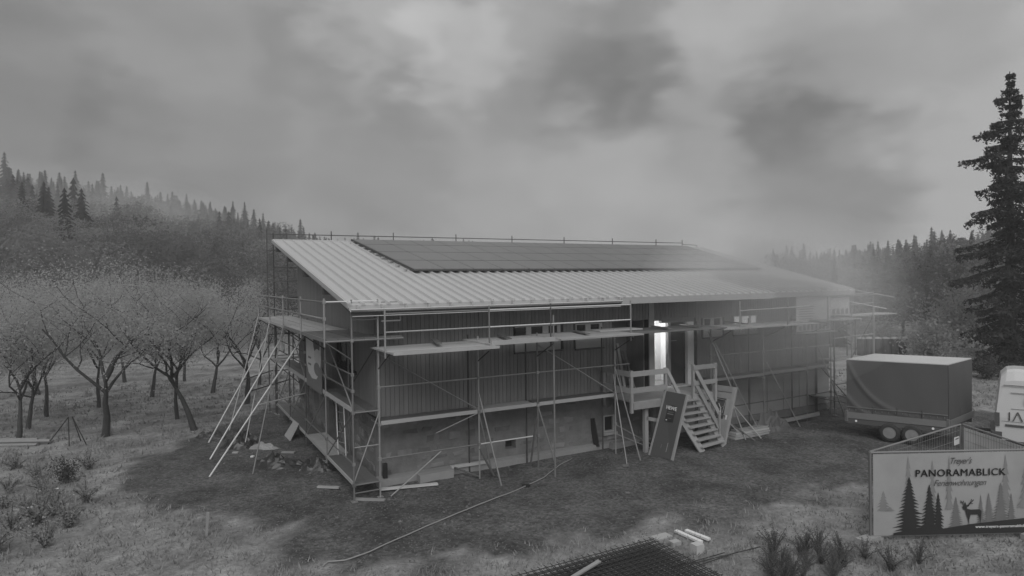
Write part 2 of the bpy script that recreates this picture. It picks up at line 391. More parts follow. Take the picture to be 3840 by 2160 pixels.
# walls ------------------------------------------------
HOLES = [(4.67, 6.45, 3.59, 4.44), (7.08, 8.23, 3.56, 4.42), (8.72, 10.36, 1.80, 4.44), (10.62, 12.62, 1.84, 4.42), (13.12, 14.16, 3.62, 4.38), (14.79, 16.18, 3.63, 4.40)]
def zones(a, b, z0, z1, holes):
    cuts = sorted({a, b, *[h[0] for h in holes], *[h[1] for h in holes]}); cuts = [c for c in cuts if a <= c <= b]
    for c0, c1 in zip(cuts, cuts[1:]):
        m_ = (c0+c1)/2; segs = [(z0, z1)]
        for h in holes:
            if h[0] < m_ < h[1]: segs = [s2 for s in segs for s2 in ((s[0], min(s[1], h[2])), (max(s[0], h[3]), s[1])) if s2[1]-s2[0] > .01]
        for s in segs: yield c0, c1, s[0], s[1]
LX = 20.87
fw = MB()
for c0, c1, z0, z1 in zones(.003, LX, 1.80, 5.36, HOLES): fw.box((c0, .0, z0), (c1, .22, z1))
front = fw.build('cladding_wall', 'clad_back', barn)
x = 0.0; bwid = .14
while x < LX-.05:
    xa, xb_ = x+.006, x+bwid-.006
    hs = [h for h in HOLES if h[0]-.07 < x+.07 < h[1]+.07 and h[0] < xb_ and h[1] > xa]
    zb = 1.98-.008*x+rng.uniform(-.01, .01)
    segs = [(zb, 5.34)]
    for h in hs: segs = [s2 for s in segs for s2 in ((s[0], min(s[1], h[2])), (max(s[0], h[3]), s[1])) if s2[1]-s2[0] > .03]
    for s in segs: pbox('board', 'clad', (xa, -.028+rng.uniform(-.004, .004), s[0]), (xb_, -.002, s[1]), front)
    x += bwid
GH = [(2.6, 4.68, 3.1, 4.2)]
gw = MB()
for c0, c1, z0, z1 in zones(.003, 12.0, 1.9, 5.1, GH): gw.box((-.0, c0, z0), (.22, c1, z1))
gw.hexa([(0, .003, 5.1), (.22, .003, 5.1), (.22, 12, 5.1), (0, 12, 5.1)], [(0, .003, RZ(0)-.17), (.22, .003, RZ(0)-.17), (.22, 12, RZ(12)-.17), (0, 12, RZ(12)-.17)])
gable = gw.build('gable_wall', 'clad_back', barn)
y = 0.0
while y < 12.0-.05:
    ya, yb = y+.006, y+bwid-.006; top = RZ(y)-.2; segs = [(2.0+rng.uniform(-.02, .02), top)]
    for h in [h for h in GH if h[0] < yb and h[1] > ya]: segs = [s2 for s in segs for s2 in ((s[0], min(s[1], h[2])), (max(s[0], h[3]), s[1])) if s2[1]-s2[0] > .03]
    for s in segs: pbox('board', 'clad', (-.028, ya, s[0]), (-.002, yb, s[1]), gable)
    y += bwid
# far walls and closed body
MB().box((LX-.2, .22, 0), (LX, 11.9, 5.3)).build('end_wall', 'concrete', barn)
MB().box((.2, 11.8, 0), (LX+3, 12.0, 7.5)).build('rear_wall', 'clad_back', barn)
MB().box((.25, 3.4, 0), (LX-.25, 3.5, 5.3)).build('inner_wall', 'clad_back', barn)
MB().box((.25, .23, 1.74), (LX-.25, 3.4, 1.83)).build('inner_floor', 'deck', barn)
# stone base
SH = [(8.25, 8.73, .49, 1.09), (4.28, 4.67, .44, .76)]
pl = MB()
for c0, c1, z0, z1 in zones(.0, 10.6, -.1, 2.0, SH): pl.box((c0, -.012, z0), (c1, .5, z1 if z1 < 1.99 else 1.80))
base = pl.build('stone_base', 'plaster', barn)
for h in SH: MB().box((h[0], .3, h[2]), (h[1], .34, h[3])).build('opening_back', 'black', base)
GSH = [(4.48, 6.1, -.0, 1.55), (7.85, 8.75, .75, 1.5)]
pg = MB()
for c0, c1, z0, z1 in zones(.006, 12.0, -.1, 2.0, GSH): pg.box((-.03, c0, z0), (.5, c1, z1 if z1 < 1.99 else 1.93))
gbase = pg.build('gable_stone_base', 'plaster', barn)
for h in GSH: MB().box((.3, h[0], max(h[2], -.05)), (.34, h[1], h[3])).build('opening_back', 'black', gbase)
def stones(parent, fn, a, b, z0, z1, holes, nmax):
    z = z0; cnt = 0
    while z < z1-.12:
        hgt = min(rng.uniform(.2, .34), z1-z); p = a+rng.uniform(0, .15)
        while p < b-.15:
            ln = min(rng.uniform(.3, .75), b-p)
            if cnt < nmax and rng.random() < .8 and not any(h[0]-.02 < p+ln and h[1]+.02 > p and h[2]-.02 < z+hgt and h[3]+.02 > z for h in holes):
                c = [(p+.02+rng.uniform(0, .09), z+.02+rng.uniform(0, .075)), (p+ln-.02-rng.uniform(0, .09), z+.02+rng.uniform(0, .075)), (p+ln-.02-rng.uniform(0, .09), z+hgt-.02-rng.uniform(0, .075)), (p+.02+rng.uniform(0, .09), z+hgt-.02-rng.uniform(0, .075))]
                d = rng.uniform(.012, .04); e = .03
                mid = (sum(q[0] for q in c)/4, sum(q[1] for q in c)/4)
                ins = [(q[0]+(mid[0]-q[0])*.16, q[1]+(mid[1]-q[1])*.2) for q in c]
                mb = MB().add([fn(q, -.02) for q in c]+[fn(q, d) for q in ins], [(4,5,6,7), (0,1,5,4), (1,2,6,5), (2,3,7,6), (3,0,4,7)])
                mb.build('stone', 'stone', parent); cnt += 1
            p += ln
        z += hgt
stones(base, lambda q, d: (q[0], -d, q[1]), .05, 10.4, .18, 1.78, SH, 165)
stones(gbase, lambda q, d: (-.03-d, q[0], q[1]), .05, 11.9, .02, 1.9, GSH, 190)
# small white basement window
bwn = MB()
for a_, b_ in (((8.25, -.03, .49), (8.73, .05, .55)), ((8.66, -.03, .55), (8.73, .05, 1.09)), ((8.25, -.03, .55), (8.29, .05, 1.09)), ((8.29, -.03, 1.05), (8.66, .05, 1.09))): bwn.box(a_, b_)
bwf = bwn.build('basement_window', 'whitegrey', base); MB().box((8.2, -.12, .40), (8.8, .0, .485)).build('sill', 'whitegrey', bwf)
MB().box((8.30, .06, .56), (8.65, .07, 1.04)).build('pane', 'glass_dark', bwf)
# footing ledge
fl = MB(); fl.hexa([(-.05, -.34, -.2), (10.4, -.25, -.2), (10.4, -.001, -.2), (-.05, -.001, -.2)], [(-.05, -.34, .22), (10.4, -.25, .13), (10.4, -.001, .15), (-.05, -.001, .24)])
fl.build('footing', 'ledge', barn)
# smooth concrete base at right
cbm = MB().box((10.61, .03, -.1), (LX-.2, .4, 1.795)).build('concrete_base', 'concrete', barn)
xx = 12.7
while xx < LX-.9:
    pbox('panel', 'concrete', (xx+.012, -.012, .28), (xx+1.0, .03, 1.77), cbm); xx += 1.02
pbox('plinth_strip', 'plaster', (12.7, -.08, -.1), (LX-.3, .02, .27), cbm)
# windows in the cladding
def window(h, sashes, panemat, parent=front):
    x0, x1, z0, z1 = h; t_ = .07
    fr = MB().box((x0, -.05, z0), (x1, .06, z0+t_+.26)).box((x0, -.05, z1-.03), (x1, .06, z1))
    edges = [x0+(x1-x0)*q for q in sashes]
    w0 = x0
    for a_, b_ in zip(edges[0::2], edges[1::2]):
        fr.box((w0, -.05, z0+t_+.26), (a_, .06, z1-.03)); w0 = b_
    fr.box((w0, -.05, z0+t_+.26), (x1, .06, z1-.03))
    fo = fr.build('window', 'whitegrey', parent)
    for a_, b_ in zip(edges[0::2], edges[1::2]): MB().box((a_, .0, z0+t_+.26), (b_, .02, z1-.03)).build('pane', panemat, fo)
    MB().box((x0-.04, -.12, z0-.05), (x1+.04, -.03, z0-.005)).build('sill', 'soffit', fo)
window(HOLES[0], (.0, .24, .35, .60, .73, .93), 'glass_dark')
window(HOLES[1], (.03, .36, .55, .88), 'glass_dark')
window(HOLES[4], (.05, .40, .55, .90), 'glass_dark')
window(HOLES[5], (.03, .28, .35, .66, .72, .97), 'winglow')
# gable window: recess, frame and dark sill
gwf = MB().box((.05, 2.6, 3.1), (.1, 4.68, 3.2)).box((.05, 2.6, 4.12), (.1, 4.68, 4.2)).box((.05, 2.6, 3.2), (.1, 2.7, 4.12)).box((.05, 3.6, 3.2), (.1, 3.68, 4.12)).box((.05, 4.58, 3.2), (.1, 4.68, 4.12)).build('window', 'soffit', gable)
MB().box((.08, 2.7, 3.2), (.09, 4.58, 4.12)).build('pane', 'glass_dark', gwf); MB().box((-.14, 2.0, 3.0), (-.03, 4.8, 3.1)).build('sill', 'black', gwf)
# recess (loggia) left of the door
rc = MB().box((8.72, 1.2, 1.84), (10.3, 1.26, 4.44)).box((8.70, .22, 1.84), (8.72, 1.2, 4.44)).box((10.30, .22, 1.84), (10.36, 1.2, 4.44)).box((8.72, .22, 4.40), (10.3, 1.2, 4.44)).build('recess_lining', 'clad', barn)
# door opening: timber posts, lit vestibule, dark door leaf
pbox('door_post', 'fascia', (10.37, -.05, 1.84), (10.62, .10, 5.05), barn)
pbox('door_post', 'timber', (11.33, -.02, 1.84), (11.45, .14, 4.42), barn)
pbox('door_post', 'white', (12.30, -.03, 1.84), (12.62, .12, 4.42), barn)  # timber post, lamplight from the vestibule put into its white colour
pbox('door_head', 'clad', (11.0, -.04, 4.28), (12.62, .12, 4.45), barn)
ves = MB().box((10.63, 1.5, 1.84), (12.3, 1.56, 4.4)).box((10.60, .12, 1.84), (10.63, 1.5, 4.4)).box((12.3, .3, 1.84), (12.36, 1.5, 4.4)).box((10.63, .12, 4.36), (12.3, 1.5, 4.40)).build('vestibule', 'lamp_white', barn)
dl = pbox('door_leaf', 'clad_back', (11.46, .17, 1.88), (12.29, .22, 4.27), barn)
pbox('door_trim', 'timber', (11.50, .15, 3.55), (11.9, .17, 3.57), barn)
il = MB().hexa([(10.66, .5, 1.86), (11.05, .75, 1.86), (11.05, .79, 1.86), (10.66, .54, 1.86)], [(10.66, .5, 3.9), (11.05, .75, 3.9), (11.05, .79, 3.9), (10.66, .54, 3.9)]).build('inner_door', 'fascia', barn)
MB().box((10.92, .58, 3.0), (11.03, .68, 3.06)).box((10.96, .6, 2.75), (11.0, .66, 3.0)).build('door_handle', 'vandark', barn)
pbox('transom', 'white', (11.5, .13, 4.29), (12.29, .16, 4.40), barn)
pbox('threshold', 'timber_pale', (10.6, -.2, 1.835), (12.62, .12, 1.875), barn)
MB().box((10.8, .8, 4.30), (11.4, 1.1, 4.355)).build('ceiling_lamp', 'lampglow', barn)
ld = bpy.data.lights.new('vestibule_light', 'POINT'); ld.energy = 32; ld.shadow_soft_size = .12; lo = bpy.data.objects.new('vestibule_light', ld); col.objects.link(lo); lo.location = (11.0, .95, 4.12)
# boards leaning in the recess
for i, (xa, xb_) in enumerate(((9.3, 9.62), (9.45, 9.78), (9.75, 9.95), (9.9, 10.1))):
    o = pbar('leaning_board', 'timber' if i < 2 else 'deck_dark', (xa, .25, 1.86), (xb_, 1.1, 3.5-.3*(i > 1)), .06+.03*(i % 2), .03)
    tag(o, ['narrow pale batten leaning inside the dark recess, leftmost of four', 'second pale batten leaning in the dark recess', 'dark board leaning in the recess beside the pale battens', 'dark board leaning in the recess closest to the lit doorway'][i], 'board', 'boards leaning in the recess')

# ------------------------------------------------------------------ solar array
pva = thing('solar_array', (11, 7, RZ(7)), 'dark solar array of four panel rows covering the upper roof of the barn', 'solar panels')
YB = [3.50, 5.58, 7.86, 10.2, 12.0]; NC = 15
def XE(y): return 20.5+(y-3.2)*.389
for r_ in range(4):
    for c_ in range(NC):
        ya, yb = YB[r_]+.05, YB[r_+1]-.05
        q = []
        for uu_, yy in ((c_, ya), (c_+1, ya), (c_+1, yb), (c_, yb)):
            xx = 2.51+(XE(yy)-2.51)*uu_/NC; xx += .012 if uu_ == c_ else -.012; q.append((xx, yy))
        MB().hexa([(x_, y_, RZ(y_)+.10) for x_, y_ in q], [(x_, y_, RZ(y_)+.14) for x_, y_ in q]).build('solar_panel', 'pv', pva)
for yy in YB: MB().bar((2.45, yy, RZ(yy)+.085), (XE(yy)+.05, yy, RZ(yy)+.085), .05, .05).build('mounting_rail', 'pvframe', pva)
MB().bar((2.47, 3.5, RZ(3.5)+.1), (2.47, 12, RZ(12)+.1), .03, .09).build('edge_rail', 'pvframe', pva)
for i in range(9):
    yy = 3.9+i*.95; MB().box((2.30, yy, RZ(yy)+.03), (2.45, yy+.12, RZ(yy)+.09)).build('clamp', 'gutter', pva)

# ------------------------------------------------------------------ scaffolds
TR = .026
def std(par, x, y, z0, z1, mt='steel'):
    ptube('standard', mt, (x, y, z0), (x, y, z1), TR, par)
    if z0 < .4: pbox('base_plate', 'steel', (x-.08, y-.08, z0-.01), (x+.08, y+.08, z0+.012), par)
def led(par, p, q, name='ledger', mt='steel', r=.024): ptube(name, mt, p, q, r, par)
def deck(par, x0, x1, y0, y1, z, n, along='x', mt='deck', th=.05):
    for i in range(n):
        if along == 'x':
            a = y0+(y1-y0)*i/n; b_ = y0+(y1-y0)*(i+1)/n-.012; pbox('deck_board', mt, (x0, a, z-th), (x1, b_, z+rng.uniform(-.004, .004)), par)
        else:
            a = x0+(x1-x0)*i/n; b_ = x0+(x1-x0)*(i+1)/n-.012; pbox('deck_board', mt, (a, y0, z-th), (b_, y1, z+rng.uniform(-.004, .004)), par)

gs = thing('gable_scaffold', (-.6, 5, 0), 'tube scaffold with three deck levels along the left gable of the barn', 'scaffold')
GY = [-1.05, 2.26, 5.58, 8.9, 12.3]; XO, XI, XC = -.96, -.23, -1.69
for i, y in enumerate(GY):
    g0 = gz(XO, y)
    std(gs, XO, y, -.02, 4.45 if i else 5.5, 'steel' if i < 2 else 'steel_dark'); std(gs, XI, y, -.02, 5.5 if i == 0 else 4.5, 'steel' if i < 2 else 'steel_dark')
    std(gs, XC, y, 4.25, 5.55, 'steel')
    for z in (.42, 2.40, 4.38): led(gs, (XC if z > 4 else XO, y, z), (XI+.02, y, z))
    led(gs, (XC, y, 4.38), (XO, y, 3.85), 'bracket_strut', 'steel_dark', .018)
for i, (ya, yb) in enumerate(zip(GY, GY[1:])):
    dk = 'toe' if i >= 1 else 'deck_dark'
    deck(gs, XO+.03, XI-.02, ya+.04, yb-.04, .45+.0*i, 2, 'y', 'deck' if i == 1 else 'deck_dark')
    deck(gs, XO+.03, XI-.02, ya+.04, yb-.04, 2.45, 2, 'y', 'deck_dark')
    deck(gs, XC+.03, XO-.02, ya+.02, yb-.02, 4.45, 2, 'y', dk); deck(gs, XO+.02, XI-.02, ya+.02, yb-.02, 4.45, 2, 'y', dk)
    for z in (5.0, 5.45): led(gs, (XC, ya, z), (XC, yb, z), 'guard_rail', 'steel')
    pbox('toe_board', 'toe', (XO-.02, ya+.05, 2.40), (XO+.01, yb-.05, 2.53), gs)
    pbox('toe_board', 'toe' if i > 1 else 'alu', (XC-.02, ya+.05, 4.37), (XC+.01, yb-.05, 4.47), gs)
    pbox('toe_board', 'toe', (XO-.02, ya+.05, .40), (XO+.01, yb-.05, .50), gs)
    for z in (3.0, 3.45, 1.0): led(gs, (XO, ya, z), (XO, yb, z), 'guard_rail', 'steel' if i < 2 else 'steel_dark', .02)
    led(gs, (XO, ya, 2.42), (XO, yb, .45), 'brace', 'steel', .02)
    if i in (0, 2): led(gs, (XO, yb, 4.3), (XO, ya, 2.5), 'brace', 'steel', .02)
led(gs, (XC, -1.05, 5.45), (XI, -1.05, 5.45), 'guard_rail', 'steel_bright', .022); led(gs, (XO, -1.05, 4.95), (XI, -1.05, 4.95), 'guard_rail')
deck(gs, XI+.02, .5, -1.02, -.15, 4.45, 2, 'y', 'deck_dark'); led(gs, (XC, -1.05, 4.38), (.5, -1.05, 4.38), 'ledger', 'steel', .03)
led(gs, (XI+.1, -1.05, 5.40), (.42, -1.05, 5.40), 'guard_rail'); led(gs, (.42, -1.05, 5.40), (.42, -1.05, 4.88), 'guard_rail'); led(gs, (.42, -1.05, 4.88), (XI+.1, -1.05, 4.88), 'guard_rail')
for z_ in (.2, 1.45): led(gs, (XO, -1.05, z_), (XI, -1.05, z_), 'ledger', 'steel', .02)
led(gs, (XO, -1.05, .5), (XI, -1.05, 2.35), 'brace', 'steel', .018); led(gs, (XO, 5.58, 4.3), (XI, 5.58, 2.5), 'brace', 'steel_dark', .018)
for ya_, yb_, za_, zb_ in ((-1.05, 2.26, 4.3, 2.5), (2.26, 5.58, .5, 2.35), (5.58, 8.9, 4.3, 2.5), (8.9, 12.3, .5, 2.35)): led(gs, (XI, ya_, za_), (XI, yb_, zb_), 'brace', 'steel_dark', .018)
for y_ in GY:
    for z_ in (.42, 1.0, 2.4, 3.0, 3.45, 4.38, 5.0, 5.45):
        xx_ = XC if z_ > 4.5 else XO; pbox('coupler', 'steel', (xx_-.04, y_-.04, z_-.045), (xx_+.04, y_+.04, z_+.045), gs)
# ladder in the scaffold
ld0, ld1 = (-.62, 2.1, .02), (-.5, 2.9, 2.45)
for off in (0, .38):
    led(gs, (ld0[0]+off*.4, ld0[1]-off, ld0[2]), (ld1[0]+off*.4, ld1[1]-off, ld1[2]), 'ladder_rail', 'steel_bright', .022)
for i in range(8):
    q = (i+.7)/8; p = Vector(ld0).lerp(Vector(ld1), q); led(gs, p, (p.x+.15, p.y-.38, p.z), 'rung', 'steel', .014)
# raking props with their ties
PR = [((-4.29, 3.39, 0), (XO-.03, 5.58, 4.05), 'steel_bright'), ((-4.15, 5.52, 0), (XO-.03, 8.9, 4.2), 'steel_bright'), ((-4.06, 7.94, 0), (XO-.03, 12.2, 4.3), 'steel_bright'),
      ((-3.09, 2.97, 0), (XC, 5.56, 4.5), 'steel'), ((-3.2, 9.66, 0), (XC, 12.3, 4.6), 'steel'), ((-3.0, 6.3, 0), (XC, 8.9, 4.5), 'steel')]
for a, b_, mt in PR: led(gs, (a[0], a[1], gz(a[0], a[1])), b_, 'raking_prop', mt, .027 if mt == 'steel_bright' else .023)
for (a, b_, _), y in zip(PR[:3], (5.58, 8.9, 12.2)):
    q = Vector(a).lerp(Vector(b_), .47); led(gs, q, (XO, y, q.z+.05), 'tie_tube', 'steel_dark' if y > 6 else 'steel_bright', .024)

fs = thing('front_scaffold', (9, -.7, 0), 'long tube scaffold with two plank levels along the front wall of the barn', 'scaffold')
FX = [-.23, 2.84, 4.91, 7.98, 12.47, 15.33, 17.95, 19.5]; YO, YI, YC = -1.05, -.32, -2.05
for i, x in enumerate(FX):
    if i: std(fs, x, YO, gz(x, YO)-.02, 4.3)
    if i: std(fs, x, YI, gz(x, YI)-.02, 4.3, 'steel_dark')
    for z in (2.0, 4.08): led(fs, (x, YC if z > 4 else YO, z), (x, YI, z))
    led(fs, (x, YC, 4.05), (x, YO, 3.55), 'bracket_strut', 'steel_dark', .018)
CX = [-.34, 2.73, 4.80, 7.87]
for i, x in enumerate(CX): std(fs, x, YC, 3.95, 5.26, 'steel' if i != 2 else 'steel_dark')
std(fs, 4.91, YC+.02, gz(4.91, YC)-.02, 4.9, 'steel')
std(fs, 12.9, YC, 3.95, 5.1); std(fs, 15.5, YC, 3.95, 5.1); std(fs, 17.9, YC, 3.9, 5.15)
for z in (4.64, 5.13):
    for i in range(3): led(fs, (CX[i], YC, z), (CX[i+1], YC, z), 'guard_rail', 'steel_bright' if i else 'steel', .02)
led(fs, (12.9, YC, 4.75), (16.9, YC, 4.8), 'guard_rail'); led(fs, (17.9, YC, 5.1), (21.5, YC+.3, 5.15), 'guard_rail')
for i in range(7):
    x0, x1 = FX[i], FX[i+1]
    if i != 3:
        z = 2.04 if i < 3 else 2.10+.03*(i-3)
        deck(fs, x0+.05, x1-.05, YO+.04, YI-.02, z, 2, 'x', 'deck_dark' if i != 1 else 'deck')
        pbox('toe_board', 'toe' if i < 3 else 'alu', (x0+.05, YO-.02, z-.06), (x1-.05, YO+.02, z+.05), fs)
        led(fs, (x0, YO, 3.04), (x1, YO, 3.04), 'guard_rail', 'steel', .02)
    if i in (0, 1): led(fs, (x0, YO, 1.04), (x1 if i == 0 else x1-.2, YO, 1.04), 'ledger', 'steel' if i == 0 else 'steel_bright', .022)
    if i > 3: led(fs, (x0, YO, 1.02), (x1, YO, 1.05), 'ledger', 'steel_dark', .02)
led(fs, (7.98, YO, 3.04), (8.6, YO, 3.04), 'guard_rail', 'steel', .02)
for i, x in enumerate(FX):
    for z_ in (1.04, 2.0, 3.04, 4.08): pbox('coupler', 'steel', (x-.04, YO-.04, z_-.045), (x+.04, YO+.04, z_+.045), fs)
# upper decks: several plank lays of differing brightness
UD = [(-.34, 2.7, -2.72, -.75, 4.15, 'deck'), (2.55, 4.85, -2.45, -.55, 4.19, 'deck'), (4.85, 8.0, -2.55, -.5, 4.21, 'deck'), (7.8, 12.2, -2.1, -.55, 4.20, 'deck_dark'), (7.2, 9.0, -1.3, -.6, 4.26, 'deck'), (12.0, 17.2, -2.15, -.55, 4.14, 'deck')]
for x0, x1, a, b_, z, mt in UD: deck(fs, x0, x1, a, b_, z, 5, 'x', mt, .045)
for x in (1.2, 3.4, 6.2, 9.6, 11.0, 13.3): pbar('cross_plank', 'deck_dark', (x, -2.0, 4.26), (x+.35, -.7, 4.26), .16, .03, fs, up=(0, 0, 1))
pbox('toe_board', 'toe', (2.6, -2.46, 4.15), (4.7, -2.42, 4.28), fs)
pbox('deck_edge', 'toe', (-.34, -2.74, 4.09), (2.7, -2.71, 4.165), fs)
BR = [((-.2, YO, 3.95), (2.84, YO, 2.08)), ((4.95, YO, 3.9), (7.95, YO, 2.1)), ((0.02, -1.2, 0.0), (1.6, YO, 1.0)), ((1.45, YO, 1.55), (2.8, YO, 1.98)), ((8.0, YO, 1.0), (9.6, -1.0, .1)), ((7.98, YO, .7), (9.5, -1.25, 0)),
      ((12.5, -1.05, 3.8), (14.3, -1.7, .1)), ((17.0, -1.0, 2.2), (17.0, -1.6, 0.1))]
for a, b_ in BR[:7]: led(fs, a, b_, 'brace', 'steel', .02)
SHORE = [((2.84, YO, 2.6), (3.08, -2.0, 0)), ((2.84, YO, 2.0), (3.3, -1.0, .02)), ((7.9, YO, 2.75), (7.48, -2.27, 0)), ((8.0, YO, 2.9), (8.15, -2.13, 0)), ((4.91, YO, 2.0), (5.5, -1.15, 0)), ((12.35, YO, 3.95), (12.7, -2.0, 1.6)),
         ((13.6, YO, 1.1), (13.85, -2.15, 0)), ((13.6, YO, 1.1), (13.2, -2.0, 0)), ((13.0, -1.0, .7), (13.35, -2.3, .02)), ((15.5, YO, 2.6), (16.66, -1.67, 0)), ((18.7, YO, 2.95), (19.24, -1.92, 0)), ((12.47, YO, 1.2), (13.3, -1.9, 0))]
for i, (a, b_) in enumerate(SHORE): led(fs, a, b_, 'raking_prop', 'steel', .024)
for a, b_ in (((2.84, YO, .9), (3.25, -1.2, .05)), ((2.3, -.4, .25), (2.84, -1.05, .05)), ((4.7, -.9, .05), (4.85, YO, 1.6))): led(fs, a, b_, 'brace', 'steel_dark', .03)

es = thing('end_scaffold', (21.3, -.8, 0), 'tube scaffold tower with pale decks at the far right corner of the barn', 'scaffold')
EX = [19.75, 20.95, 22.5]
for x in EX:
    for y in (-1.05, -.2): std(es, x, y, gz(x, y), 5.3 if x > 20 else 4.3, 'steel_dark' if y > -1 else 'steel')
std(es, 24.0, 1.2, gz(24, 1.2), 5.6, 'steel_dark'); std(es, 24.6, .2, gz(24.6, .2), 4.5, 'steel')
deck(es, 19.8, 22.3, -1.0, -.25, 2.33, 2, 'x', 'deck'); deck(es, 20.9, 24.4, -1.0, -.1, 4.22, 2, 'x', 'deck'); deck(es, 18.0, 20.8, -1.6, -.3, 4.16, 2, 'x', 'deck')
deck(es, 19.4, 20.5, -.9, .3, .78, 2, 'x', 'deck')
deck(es, 20.2, 21.0, .2, 1.4, 3.1, 2, 'x', 'deck')
for a, b_ in (((20.9, -1.05, 5.15), (22.5, -1.05, 5.2)), ((20.9, -1.05, 4.7), (22.5, -1.05, 4.75)), ((19.7, -1.05, 3.3), (22.5, -1.05, 3.35)), ((19.7, -1.05, 1.3), (22.5, -1.05, 1.35)), ((21.0, 1.2, 5.75), (23.9, -1.2, 4.95)), ((21.2, .9, 5.1), (23.3, -1.2, 4.45))): led(es, a, b_, 'guard_rail', 'steel', .024)
for a, b_ in (((22.45, -1.05, 4.1), (20.95, -1.05, 2.4)), ((20.9, -1.05, 2.3), (22.4, -.2, 4.15)), ((19.75, -1.05, 2.3), (20.95, -.2, 3.2)), ((18.2, -1.05, .95), (21.2, -1.4, .3)), ((19.7, -.2, 2.2), (20.95, -1.05, .4)), ((19.75, -1.05, .9), (22.5, -1.05, .1))): led(es, a, b_, 'brace', 'steel_dark', .02)

bs = thing('rear_scaffold', (10, 13.2, 0), 'tube scaffold behind the barn whose guard rail shows above the ridge', 'scaffold')
RXs = [1.8, 4.94, 8.43, 11.87, 15.38, 18.94, 22.45, 24.7]
for x in [-1.17]+RXs: std(bs, x, 13.2, gz(x, 13.2), 8.48, 'steel_dark')
for x in (-.95, -.35): std(bs, x, 12.75, gz(x, 12.75), 8.3, 'steel_dark')
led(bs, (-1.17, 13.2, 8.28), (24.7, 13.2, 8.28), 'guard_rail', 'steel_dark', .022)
led(bs, (24.7, 13.2, 8.2), (26.0, 13.2, 8.15), 'guard_rail', 'steel_dark', .02); led(bs, (26, 13.2, 8.15), (26, 13.2, 7.75), 'guard_rail', 'steel_dark', .02)
for z in (7.5, 6.7, 5.3, 4.75, 3.6, 2.6, 1.9): led(bs, (-1.17, 13.0, z), (1.0, 13.0, z), 'ledger', 'steel_dark', .022)
deck(bs, -1.1, 24, 12.6, 13.1, 6.1, 2, 'x', 'deck_dark'); deck(bs, -1.1, 1.5, 12.6, 13.1, 4.45, 2, 'x', 'deck'); deck(bs, -1.1, 1.5, 12.6, 13.1, 2.5, 2, 'x', 'deck')
for a, b_ in (((-1.17, 13.0, 4.3), (.9, 13.0, 2.6)), ((-1.17, 13, 2.5), (.9, 13, .5))): led(bs, a, b_, 'brace', 'steel_dark', .02)

# ------------------------------------------------------------------ porch, stairs, doors
po = thing('timber_landing', (10, -.8, 0), 'raised timber landing with plank railings in front of the lit doorway', 'landing')
n_ = 9
for i in range(n_):
    a = -1.62+1.58*i/n_; pbox('deck_board', 'timber', (8.3, a, 1.79), (12.05, a+1.58/n_-.015, 1.835), po)
pbox('edge_beam', 'timber', (8.28, -1.67, 1.58), (12.05, -1.625, 1.80), po)
for x, y in ((8.95, -1.45), (11.9, -1.45), (10.3, -.3)): pbox('post', 'timber', (x-.07, y-.07, -.05), (x+.07, y+.07, 1.57), po)
for x, y, t_ in ((8.12, -1.74, 2.92), (9.62, -1.72, 2.9), (10.92, -1.70, 2.92), (11.98, -1.72, 2.9), (8.2, -.12, 2.9)): pbox('rail_post', 'timber', (x-.045, y-.045, 1.5), (x+.045, y+.045, t_), po)
for z in (2.80, 2.25):
    pbox('rail_plank', 'timber', (8.05, -1.79, z-.09), (9.66, -1.765, z+.09), po); pbox('rail_plank', 'timber', (10.88, -1.77, z-.08), (12.03, -1.745, z+.08), po)
pbox('rail_plank', 'timber', (8.05, -1.76, 2.71), (8.08, -.1, 2.89), po); pbox('rail_plank', 'timber', (8.05, -1.76, 2.16), (8.08, -.1, 2.34), po)
pbar('knee_brace', 'timber', (8.95, -1.5, 1.2), (9.7, -1.5, 1.0), .04, .12, po)
st = thing('timber_stairs', (11.1, -2.2, 0), 'steep open timber stairs with plank handrail leading up to the landing', 'stairs')
TL, TRr, BLs, BRs = Vector((9.82, -1.62, 1.84)), Vector((10.98, -1.68, 1.84)), Vector((10.62, -2.42, .0)), Vector((11.8, -2.28, .04))
pbar('stringer', 'timber', TL, BLs, .05, .26, st, up=(1, 0, 0)); pbar('stringer', 'timber', TRr, BRs, .05, .26, st, up=(1, 0, 0))
for i in range(8):
    q = (i+.75)/8.6; a = TL.lerp(BLs, q); b_ = TRr.lerp(BRs, q); pbar('tread', 'timber', a, b_, .27, .045, st, up=(.35, -.94, 0)) if False else None
    mb = MB(); dv = Vector((.05, -.135, 0)); up_ = Vector((0, 0, .022))
    mb.hexa([a-dv-up_, a+dv-up_, b_+dv-up_, b_-dv-up_], [a-dv+up_, a+dv+up_, b_+dv+up_, b_-dv+up_]); mb.build('tread', 'timber', st)
for dz, sh in ((1.0, 0), (.5, .0)):
    pbar('handrail', 'timber', TRr+Vector((.0, 0, dz)), BRs+Vector((-.12, .1, dz+.12)), .04, .15, st, up=(1, 0, 0))
pbar('baluster', 'timber', BRs+Vector((-.12, .1, .1)), BRs+Vector((-.12, .1, 1.2)), .07, .07, st); 
pbar('handrail', 'timber', (9.66, -1.74, 2.85), (10.05, -1.95, 1.95), .04, .13, st, up=(1, 0, 0)); 
